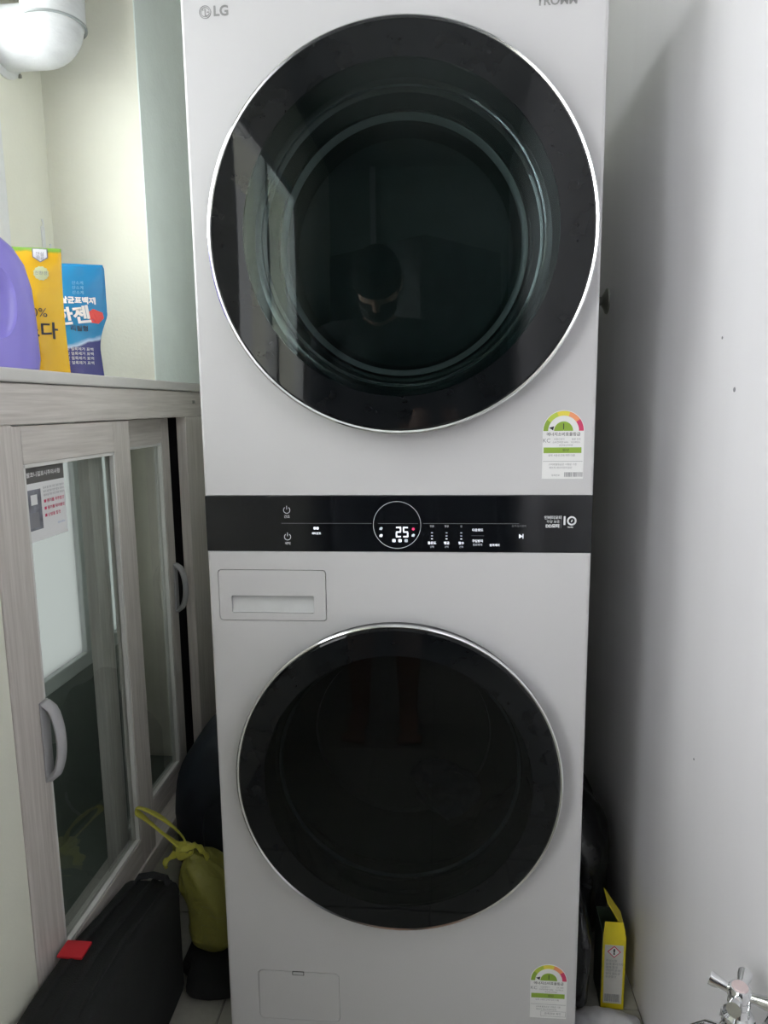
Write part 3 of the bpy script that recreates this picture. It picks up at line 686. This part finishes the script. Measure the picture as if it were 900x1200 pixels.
b = BM(); tube(b, [(-.482, -0.258, .24), (-.482, -0.235, .282), (-.482, -.10, .285), (-.482, .04, .263), (-.482, .13, .245), (-.482, .148, .218), (-.482, .148, .16)], .006, n=8, flat=.35); kp('zipper', b, BLACK_WEB)
b = BM(); tube(b, [(-.515, .115, .246), (-.508, .118, .258), (-.482, .12, .262), (-.455, .118, .258), (-.449, .115, .246)], .008, n=10, flat=.5); kp('strap_loop', b, BLACK_WEB)
b = bx(-.540, -.498, -.115, -.080, .283, .288, bev=.0015)
for v in b.verts: v.co.z -= max(0, (v.co.x+.505))*.15
kp('tag', b, RED_TAG, label='red cloth tag')

# black pouch lying under the yellow bag
b = BM(); lump(b, (-.375, .23, .024), .085, .13, .028, 3.1, .006, 12, 4, .75)
for v in b.verts: v.co.x = min(v.co.x, -.309); v.co.x = max(v.co.x, -.428 if v.co.y < .16 else -.54)
tag(obj('flat_black_pouch', b, BLACK_FABRIC, smooth='all'), 'flat black cloth pouch on the floor under the yellow-green plastic bag', 'pouch')

# yellow-green knotted plastic bag
bag = thing('plastic_bag', 'knotted yellow-green translucent plastic bag beside the black case', 'plastic bag', (-0.395, 0.205, 0.05))
GI = Matrix.Translation(-Vector(bag.location))
YGB = glass_mat('x_tmp', (1, 1, 1), (1, 1, 1), 1.4)
def plastic(name, col, thin):
    m = bpy.data.materials.new(name); m.use_nodes = True; nt = m.node_tree; p = nt.nodes['Principled BSDF']; out = nt.nodes['Material Output']
    tc = nt.nodes.new('ShaderNodeTexCoord'); nz = nt.nodes.new('ShaderNodeTexNoise'); nz.inputs['Scale'].default_value = 28; nz.inputs['Detail'].default_value = 5; nz.inputs['Distortion'].default_value = 1.2
    nt.links.new(tc.outputs['Object'], nz.inputs['Vector'])
    bp = nt.nodes.new('ShaderNodeBump'); bp.inputs['Strength'].default_value = .9; bp.inputs['Distance'].default_value = .012; nt.links.new(nz.outputs['Fac'], bp.inputs['Height']); nt.links.new(bp.outputs[0], p.inputs['Normal'])
    p.inputs['Base Color'].default_value = (*col, 1); p.inputs['Roughness'].default_value = .3
    tl = nt.nodes.new('ShaderNodeBsdfTranslucent'); tl.inputs[0].default_value = (*col, 1); tr = nt.nodes.new('ShaderNodeBsdfTransparent'); tr.inputs[0].default_value = (col[0]*1.1, col[1]*1.1, col[2]*2, 1)
    m1 = nt.nodes.new('ShaderNodeMixShader'); m1.inputs[0].default_value = .25; nt.links.new(p.outputs[0], m1.inputs[1]); nt.links.new(tl.outputs[0], m1.inputs[2])
    m2 = nt.nodes.new('ShaderNodeMixShader'); m2.inputs[0].default_value = thin; nt.links.new(m1.outputs[0], m2.inputs[1]); nt.links.new(tr.outputs[0], m2.inputs[2]); nt.links.new(m2.outputs[0], out.inputs[0])
    MATS[name] = m; return m
YG = plastic('yellow_green_film', (.52, .51, .13), .36); YG2 = plastic('yellow_green_handle', (.72, .69, .12), .12)
def gp(name, bm, m, smooth='all'): o = obj(name, bm, m, bag, smooth=smooth); o.matrix_parent_inverse = GI; return o
b = BM(); prof = [(0, .058), (.022, .060), (.040, .067), (.052, .080), (.059, .098), (.060, .13), (.063, .17), (.058, .20), (.044, .232), (.026, .252), (.013, .264), (.012, .272), (.020, .282)]
n = 48; rings = []
for k, (rr, z) in enumerate(prof):
    if rr == 0: rings.append([b.verts.new((-.385, .205, z))]); continue
    t = max(0, (z-.17)/.11); cx, cy = -.385-.055*t**1.3, .205-.02*t
    ring = []
    for i in range(n):
        a = 2*PI*i/n; cr = 1+.05*math.sin(a*9+z*40)*min(1, t*2+.15)
        p = Vector((cx+rr*cr*math.cos(a), cy+rr*1.05*cr*math.sin(a), z)); p = wob(p, 26, .011, 2.0); p.x = min(p.x, -.308); ring.append(b.verts.new(p))
    rings.append(ring)
for A, B in zip(rings, rings[1:]):
    for i in range(n):
        if len(A) == 1: b.faces.new((A[0], B[i], B[(i+1) % n]))
        else: b.faces.new((A[i], A[(i+1) % n], B[(i+1) % n], B[i]))
bmesh.ops.recalc_face_normals(b, faces=b.faces[:]); bmesh.ops.subdivide_edges(b, edges=b.edges[:], cuts=1, use_grid_fill=True, smooth=.6)
gp('bag_body', b, YG)
b = BM(); lump(b, (-.382, .208, .105), .046, .048, .045, 1.0, .010, 18, 3); gp('bag_contents', b, mat('bag_contents', (.14, .15, .06), var=.4, scale=30))
b = BM(); lump(b, (-.385, .205, .175), .045, .046, .036, 4.0, .010, 18, 3); gp('bag_contents', b, MATS['bag_contents'])
kx, ky, kz = -.440, .185, .272
b = BM(); lump(b, (kx, ky, kz), .020, .018, .017, 7.0, .006, 40, 3); gp('knot', b, YG2)
def ribbon(b, pts, wd, seed):
    P_ = []
    m_ = len(pts)-1
    for k in range(25):      # catmull-rom
        t = k/24*m_; i = min(int(t), m_-1); f = t-i
        p0, p1, p2, p3 = [Vector(pts[max(0, min(m_, i+q))]) for q in (-1, 0, 1, 2)]
        P_.append(.5*((2*p1)+(p2-p0)*f+(2*p0-5*p1+4*p2-p3)*f*f+(3*p1-p0-3*p2+p3)*f**3))
    tube(b, P_, [wd*(.75+.25*math.sin(k*.8+seed)) for k in range(25)], n=10, flat=.28)
b = BM(); ribbon(b, [(kx, ky, kz), (kx-.03, ky-.008, kz+.030), (kx-.075, ky-.016, kz+.078), (kx-.088, ky-.020, kz+.092), (kx-.080, ky-.016, kz+.098), (kx-.040, ky-.004, kz+.068), (kx-.005, ky, kz+.03), (kx+.004, ky, kz)], .0115, 1); gp('bag_handle', b, YG2)
b = BM(); ribbon(b, [(kx, ky, kz), (kx-.020, ky-.012, kz-.004), (kx-.036, ky-.02, kz-.018), (kx-.032, ky-.022, kz-.026)], .014, 2); gp('bag_tail', b, YG2)
b = BM(); ribbon(b, [(kx, ky, kz), (kx+.020, ky, kz+.010), (kx+.034, ky+.004, kz-.004), (kx+.044, ky+.006, kz-.022)], .013, 3); gp('bag_tail', b, YG2)

# navy backpack in the gap
bpk = thing('backpack', 'dark navy nylon backpack with pale piping wedged beside the tower', 'backpack', (-0.425, 0.50, 0))
BI = Matrix.Translation(-Vector(bpk.location))
def bk(name, bm, m, smooth='all', label=None):
    o = obj(name, bm, m, bpk, smooth=smooth); o.matrix_parent_inverse = BI
    if label: o['label'] = label
    return o
b = BM(); lump(b, (-.425, .52, .225), .150, .17, .235, 9.0, .02, 7, 5, .7)
for v in b.verts:
    v.co.x = min(max(v.co.x, -.541), -.312)
    v.co.z = v.co.z+ (v.co.x+.42)*.55*max(0, v.co.z/.3) if v.co.z > .002 else v.co.z
bk('pack', b, NAVY)
b = BM(); lump(b, (-.392, .375, .20), .076, .050, .12, 12.0, .01, 10, 4, .8)
for v in b.verts: v.co.x = min(max(v.co.x, -.541), -.312)
bk('front_pocket', b, NAVY)
b = BM(); tube(b, [(-.395, .326, .245), (-.378, .323, .262), (-.366, .322, .285), (-.362, .326, .302)], .004, n=8, flat=.6); bk('piping', b, mat('grey_piping', (.30, .31, .33)), label='pale grey piping')
b = BM(); tube(b, [(-.33, .36, .40), (-.335, .33, .33), (-.34, .318, .25), (-.335, .322, .15)], .014, n=10, flat=.3); bk('strap', b, NAVY)

# ================================================================== RIGHT SIDE
# black rubbish bag in the gap
b = BM(); lump(b, (.372, .47, .14), .066, .20, .165, 21.0, .018, 11, 5, .8); lump(b, (.335, .27, .10), .026, .17, .125, 23.0, .008, 16, 4, .8)
for v in b.verts: v.co.x = min(max(v.co.x, .306), .444 if v.co.y > .245 else .366)
tag(obj('rubbish_bag', b, BLACK_BAG, smooth='all'), 'crumpled shiny black polythene bag stuffed between tower and white wall', 'bag')
# yellow box
yb = thing('yellow_carton', 'small open yellow cardboard carton with hazard symbol by the white wall', 'box', (0.400, 0.185, 0), (0, 0, math.radians(-2)))
w2, dpt, hz = .0215, .036, .148
b = BM()
for a in ((-w2, w2, -dpt, -dpt+.001, 0, hz), (w2-.001, w2, -dpt, dpt, 0, hz+.006), (-w2, w2, -dpt, dpt, 0, .001)): box(b, *a)
obj('carton', b, YBOX, yb)
obj('back_panel', bx(-w2, w2, dpt-.001, dpt, 0, hz+.012), YBOX_SIDE, yb)
obj('side_panel', bx(-w2-.0006, -w2+.0006, -dpt, dpt, 0, hz+.012), YBOX_SIDE, yb)
b = BM(); v4 = [b.verts.new(c) for c in ((-w2, -dpt, hz), (w2, -dpt, hz), (w2*.78, -dpt+.008, hz+.030), (-w2*.78, -dpt+.008, hz+.030))]; fc = b.faces.new(v4); b.normal_update()
ex = bmesh.ops.solidify(b, geom=[fc], thickness=.0008); obj('front_flap', b, YBOX, yb)
b = BM(); v4 = [b.verts.new(c) for c in ((w2, -dpt+.006, hz+.010), (w2, dpt-.018, hz+.018), (w2-.034, dpt-.022, hz+.070), (w2-.034, -dpt+.012, hz+.066))]; fc = b.faces.new(v4); b.normal_update()
bmesh.ops.solidify(b, geom=[fc], thickness=.0009); obj('lid_flap', b, YBOX, yb)
PY = -dpt-.0004
ws = mat('carton_label', (.62, .61, .58), rough=.5)
flat('label_panel', [(-w2*.80, .012), (w2*.80, .012), (w2*.80, hz-.012), (-w2*.80, hz-.012)], ws, yb, PY)
flat('hazard_diamond', [(0, hz-.013), (.0125, hz-.0255), (0, hz-.038), (-.0125, hz-.0255)], REDP, yb, PY-.0004); flat('hazard_field', [(0, hz-.0155), (.0100, hz-.0255), (0, hz-.0355), (-.0100, hz-.0255)], PAPER, yb, PY-.0008)
text('hazard_mark', '!', .016, INK, yb, 0, PY-.001, hz-.0255, bold=.0008)
for k, s in enumerate(('주의사항', '눈에 들어가지', '않게 할것', '어린이 손에', '닿지 않는곳', '보관할것')): text('carton_lettering', s, .0056, INK_GREY, yb, -.0145, PY-.0004, hz-.045-.0068*k, 'LEFT')
b = BM(); x = -.0145; random.seed(3)
while x < .013: w_ = random.choice((.0006, .0009, .0013)); box(b, x, x+w_, PY-.0004, PY+.0002, .016, .032); x += w_+random.choice((.0007, .0011))
obj('barcode', b, INK_GREY, yb)
# grey cloth on the floor
b = BM(); N = 34; grid = []
for j in range(N+1):
    row = []
    for i in range(N+1):
        u, v = i/N, j/N; x = .312+.132*u; y = -.16+.29*v+.018*math.sin(u*3.4)
        e_ = min(u, 1-u, v, 1-v)*5; hgt = .042*min(1, e_)**.6*(1+.5*noise.noise(Vector((x*22, y*18, 3))))*(.55+.45*v)
        row.append((x, y, max(.002, hgt+.004*noise.noise(Vector((x*60, y*60, 1))))))
    grid.append(row)
T = [[b.verts.new(p) for p in row] for row in grid]; Bt = [[b.verts.new((p[0], p[1], .0008)) for p in row] for row in grid]
for j in range(N):
    for i in range(N): b.faces.new((T[j][i], T[j][i+1], T[j+1][i+1], T[j+1][i])); b.faces.new((Bt[j][i+1], Bt[j][i], Bt[j+1][i], Bt[j+1][i+1]))
for i in range(N):
    b.faces.new((T[0][i+1], T[0][i], Bt[0][i], Bt[0][i+1])); b.faces.new((T[N][i], T[N][i+1], Bt[N][i+1], Bt[N][i])); b.faces.new((T[i][0], T[i+1][0], Bt[i+1][0], Bt[i][0])); b.faces.new((T[i+1][N], T[i][N], Bt[i][N], Bt[i+1][N]))
tag(obj('floor_cloth', b, GREY_CLOTH, smooth='all'), 'crumpled grey cloth on the floor in front of the yellow carton', 'cloth')
# chrome cross-handle tap low on the right wall
tx, ty, tz = .402, -.350, .500
tap = thing('cross_handle_tap', 'chrome tap with cross handle low on the white wall', 'tap', (XR, ty, tz-.055))
AI = Matrix.Translation(-Vector(tap.location))
def ap(name, bm, m=CHROME, smooth=True): o = obj(name, bm, m, tap, smooth=smooth); o.matrix_parent_inverse = AI; return o
ap('escutcheon', lathe(BM(), [(0, -.014), (.016, -.014), (.020, -.010), (.029, -.002), (.030, 0), (0, 0)], n=32, axis='x', center=(XR, ty, tz-.055)))
b = BM(); tube(b, [(XR-.008, ty, tz-.055), (tx, ty, tz-.055), (tx-.02, ty, tz-.055)], .012, n=20); ap('inlet_pipe', b)
ap('valve_body', lathe(BM(), [(0, -.080), (.012, -.080), (.0165, -.072), (.019, -.058), (.0185, -.048), (.015, -.040), (.0165, -.036), (.0165, -.026), (.012, -.023), (.010, -.015), (.012, -.011), (.0115, -.005), (0, -.004)], n=32, axis='z', center=(tx, ty, tz)))
b = BM(); bmesh.ops.create_cone(b, cap_ends=True, segments=6, radius1=.0185, radius2=.0175, depth=.011, matrix=Matrix.Translation((tx, ty, tz-.031))); ap('bonnet_nut', b, smooth=False)
b = BM(); tube(b, [(tx-.010, ty+.004, tz-.058), (tx-.026, ty+.012, tz-.060), (tx-.038, ty+.018, tz-.072), (tx-.043, ty+.020, tz-.092), (tx-.044, ty+.020, tz-.110)], [.011, .011, .0105, .010, .011], n=20); ap('spout', b)
# handle: hub with four tapered spokes and an index button
b = lathe(BM(), [(0, -.006), (.0105, -.006), (.0125, -.002), (.0125, .006), (.0105, .009), (0, .009)], n=28, axis='z', center=(tx, ty, tz)); hub = ap('handle_hub', b)
for k in range(4):
    a = math.radians(57+90*k); b = BM(); c, s = math.cos(a), math.sin(a)
    tube(b, [(tx+c*.008, ty+s*.008, tz+.001), (tx+c*.016, ty+s*.016, tz+.002), (tx+c*.026, ty+s*.026, tz+.003), (tx+c*.031, ty+s*.031, tz+.004)], [.0050, .0055, .0075, .0076], n=16); ap('handle_spoke', b)
ap('index_button', lathe(BM(), [(0, .0105), (.0080, .0105), (.0090, .0085), (0, .0085)], n=24, axis='z', center=(tx, ty, tz)), mat('index_pink', (.62, .50, .50), rough=.3))
# wall stub tap beside the dryer
st = thing('wall_stop_valve', 'dull metal water valve on the white wall behind the dryer', 'valve', (XR, .625, 1.38))
VI = Matrix.Translation(-Vector(st.location))
def vp(name, bm, m=DARKCHROME, smooth=True): o = obj(name, bm, m, st, smooth=smooth); o.matrix_parent_inverse = VI; return o
vp('escutcheon', lathe(BM(), [(0, -.012), (.012, -.012), (.018, -.008), (.028, -.003), (.029, 0), (0, 0)], n=32, axis='x', center=(XR, .625, 1.38)))
b = BM(); tube(b, [(XR-.006, .625, 1.38), (XR-.06, .625, 1.38), (XR-.085, .625, 1.38)], .0095, n=18); vp('inlet_pipe', b)
b = BM(); tube(b, [(XR-.075, .625, 1.40), (XR-.075, .625, 1.34), (XR-.075, .625, 1.315)], [.013, .013, .010], n=18); vp('valve_body', b)
b = BM(); tube(b, [(XR-.075, .600, 1.412), (XR-.075, .650, 1.412)], .005, n=10); tube(b, [(XR-.075, .625, 1.398), (XR-.075, .625, 1.414)], .005, n=10); vp('lever', b)

# laundry inside the washer drum
b = BM(); lump(b, (.075, .078, .49), .060, .024, .055, 31.0, .024, 22, 5)
tag(obj('laundry', b, mat('navy_laundry', (.006, .009, .018), rough=.9, var=.4, scale=40), smooth='all'), 'dark navy laundry inside the lower washer drum', 'clothes')

# ================================================================== BEHIND THE PHOTOGRAPHER (seen in the glass doors)
fr = thing('refrigerator', 'tall dark grey two-door refrigerator reflected in the dryer glass', 'refrigerator', (-0.05, -2.50, 0), (0, 0, math.radians(40)))
DG = mat('fridge_dark', (.010, .011, .012), rough=.5, var=.06)
obj('fridge_body', bx(-.30, .30, -.30, .27, .03, 1.86, bev=.008), DG, fr, smooth=True)
for nm, a in (('fridge_door', (-.30, -.003)), ('fridge_door', (.003, .30))):
    d = obj(nm, bx(a[0], a[1], .272, .30, .05, 1.85, bev=.006), mat('fridge_face', (.010, .011, .013), rough=.5), fr, smooth=True)
    hx = a[1]-.03 if a[0] < 0 else a[0]+.03
    hbm = BM(); tube(hbm, [(hx, .30, .8), (hx, .325, .82), (hx, .325, 1.28), (hx, .30, 1.30)], .009, n=10); obj('door_handle', hbm, CHROME, d, smooth=True)
for sx in (-.25, .25):
    for sy in (-.25, .22): obj('foot', lathe(BM(), [(0, 0), (.02, 0), (.02, .032), (0, .032)], n=12, axis='z', center=(sx, sy, 0)), DARK_PLASTIC, fr)
# water pipe on the far wall
b = BM(); tube(b, [(-.30, YF+.03, .02), (-.30, YF+.03, 1.2), (-.30, YF+.03, H)], .016, n=14); tag(obj('riser_pipe', b, WIN_FRAME, smooth=True), 'white vertical riser pipe on the far wall behind the refrigerator', 'pipe')

# the photographer
def capsule(bm, pts, rads, n=18):
    tube(bm, pts, rads, n=n)
    for p, r in ((pts[0], rads[0]), (pts[-1], rads[-1])):
        bmesh.ops.create_icosphere(bm, subdivisions=3, radius=r, matrix=Matrix.Translation(p))
def ell(bm, c, rx, ry, rz, sub=3): bmesh.ops.create_icosphere(bm, subdivisions=sub, radius=1.0, matrix=Matrix.Translation(c) @ Matrix.Diagonal((rx, ry, rz, 1)))
def remesh(o, vox, it=6):
    md = o.modifiers.new('r', 'REMESH'); md.mode = 'VOXEL'; md.voxel_size = vox; md.use_smooth_shade = True
    s = o.modifiers.new('s', 'SMOOTH'); s.factor = .5; s.iterations = it; bake(o)
px, py = -0.135, -1.43
person = thing('person', 'person in dark long-sleeved top and shorts standing barefoot holding up a phone', 'person', (px, py, 0))
SKIN = mat('skin', (.42, .25, .17), rough=.5, var=.06)
CLOTH = mat('dark_clothes', (.02, .021, .024), rough=.9, var=.2)
b = BM()
for s in (-1, 1):
    fx = .085*s
    capsule(b, [(fx, -.01, .88), (fx*1.02, .0, .66), (fx*1.05, .012, .49)], [.088, .072, .056])
    capsule(b, [(fx*1.05, .012, .49), (fx*1.05, -.012, .36), (fx*1.05, -.008, .20), (fx*1.05, -.005, .085)], [.055, .056, .042, .034])
    ell(b, (fx*1.05, -.035, .035), .032, .038, .035); capsule(b, [(fx*1.05, 0, .05), (fx*1.12, .07, .034), (fx*1.18, .125, .022)], [.036, .034, .022])
    for k in range(5): capsule(b, [(fx*1.18+(k-2)*.0165, .125, .016), (fx*1.2+(k-2)*.017, .160-abs(k-(1 if s > 0 else 3))*.006, .012)], [.012, .010 if k != (0 if s > 0 else 4) else .013], n=10)
ell(b, (0, 0, .93), .155, .105, .10); ell(b, (0, 0, 1.08), .135, .095, .14); ell(b, (0, .0, 1.25), .165, .11, .14); capsule(b, [(-.15, -.005, 1.365), (0, -.01, 1.385), (.15, -.005, 1.365)], [.055, .06, .055])
capsule(b, [(0, -.01, 1.38), (0, .005, 1.48)], [.055, .050])
nhead = len(b.verts)
ell(b, (0, .012, 1.575), .072, .090, .108); ell(b, (0, .045, 1.515), .050, .050, .045)
capsule(b, [(0, .098, 1.58), (0, .113, 1.552)], [.009, .013]); ell(b, (0, .088, 1.522), .024, .012, .006); ell(b, (0, .086, 1.512), .021, .012, .006)
for s in (-1, 1): ell(b, (.073*s, .0, 1.565), .010, .020, .030)
HEAD = Matrix.Translation((0, 0, 1.48)) @ Matrix.Rotation(math.radians(-48), 4, 'X') @ Matrix.Translation((0, 0, -1.48))
b.verts.ensure_lookup_table()
for v in b.verts[nhead:]: v.co = HEAD @ v.co
# arms: shoulder - elbow - wrist, then palm and fingers closing on the phone
PHX, PHY, PHZ = .060-px, -1.0830-py, 1.085
for s in (-1, 1):
    el_ = (.235*s+.02, .05, 1.10); wr_ = (PHX+.062*s, PHY-.060, PHZ-.055)
    capsule(b, [(.175*s, -.005, 1.355), (.21*s, .01, 1.22), el_], [.052, .046, .040]); capsule(b, [el_, tuple((el_[i]*.5+wr_[i]*.5) for i in range(3)), wr_], [.039, .034, .025])
    pm = (PHX+.058*s, PHY-.030, PHZ-.020); capsule(b, [wr_, pm], [.025, .024]); capsule(b, [(pm[0], pm[1], pm[2]-.016), (pm[0]-.002*s, pm[1]+.008, pm[2]+.024)], [.020, .018])
    for k in range(4):
        z = PHZ-.040+k*.0205; ln = (.85, .97, 1.0, .9)[k]
        capsule(b, [(PHX+.062*s, PHY-.022, z), (PHX+.054*s, PHY+.002, z+.001), (PHX+(.054-.022*ln)*s, PHY+.0135, z+.002), (PHX+(.054-.040*ln)*s, PHY+.0125, z+.002)], [.0095, .0085, .0078, .0068], n=10)
    capsule(b, [(PHX+.052*s, PHY-.034, PHZ-.01), (PHX+.040*s, PHY-.022, PHZ+.012), (PHX+.026*s, PHY-.0155, PHZ+.028)], [.012, .010, .008], n=10)
body_ = obj('body', b, SKIN, person); remesh(body_, .0055, 3)
b = BM(); ell(b, (0, 0, .93), .172, .122, .105); 
for s in (-1, 1): capsule(b, [(.085*s, -.01, .88), (.09*s, .0, .60)], [.104, .098])
so = obj('shorts', b, CLOTH, person); remesh(so, .010)
b = BM(); ell(b, (0, 0, .98), .168, .124, .10); ell(b, (0, 0, 1.10), .158, .115, .15); ell(b, (0, 0, 1.25), .182, .127, .15); capsule(b, [(-.155, -.005, 1.362), (0, -.012, 1.375), (.155, -.005, 1.362)], [.066, .066, .066])
for s in (-1, 1):
    el_ = (.235*s+.02, .05, 1.10); wr_ = (PHX+.062*s, PHY-.060, PHZ-.055); we_ = tuple(el_[i]*.18+wr_[i]*.82 for i in range(3))
    capsule(b, [(.175*s, -.005, 1.352), (.212*s, .01, 1.21), el_], [.066, .058, .051]); capsule(b, [el_, we_], [.050, .037])
so = obj('long_sleeved_top', b, CLOTH, person); remesh(so, .010)
b = BM(); ell(b, (0, .006, 1.600), .081, .102, .098, 4)
for v in list(b.verts):
    if v.co.y > .045 and v.co.z < 1.576: v.co.y = .045
    if v.co.z < 1.53: v.co.z = 1.53
for v in b.verts: v.co = HEAD @ v.co
obj('hair', b, mat('hair_black', (.006, .006, .006), rough=.95, spec=.15), person, smooth='all')
b = BM(); ell(b, (0, .050, 1.524), .064, .072, .050, 4); b.transform(HEAD); obj('added_face_mask', b, CLOTH, person, smooth='all')  # mask added to keep the face dark in the dryer glass reflection
for s in (-1, 1):
    b = BM(); ell(b, (.030*s, .083, 1.580), .012, .010, .007); b.transform(HEAD); obj('eye', b, mat('eye_white', (.6, .6, .58)), person, smooth='all')
    b = BM(); ell(b, (.030*s, .0895, 1.580), .005, .005, .005); b.transform(HEAD); obj('iris', b, INK, person, smooth='all')
ph = thing('smartphone', 'black smartphone held up in both hands by the photographer', 'phone', (.060, -1.0830, PHZ))
b = bx(-.037, .037, -.004, .004, -.078, .078, bev=.0035, seg=3); obj('phone_body', b, DARK_PLASTIC, ph, smooth=True)
obj('screen', bx(-.034, .034, -.0046, -.0041, -.074, .074), BLACK_GLASS, ph)
for k in range(3): obj('lens', lathe(BM(), [(0, .0065), (.006, .0065), (.007, .006), (.007, .004), (0, .004)], n=20, center=(-.022, 0, .055-.018*k)), BLACK_GLASS, ph)
bpy.data.materials.remove(MATS['x_tmp'])
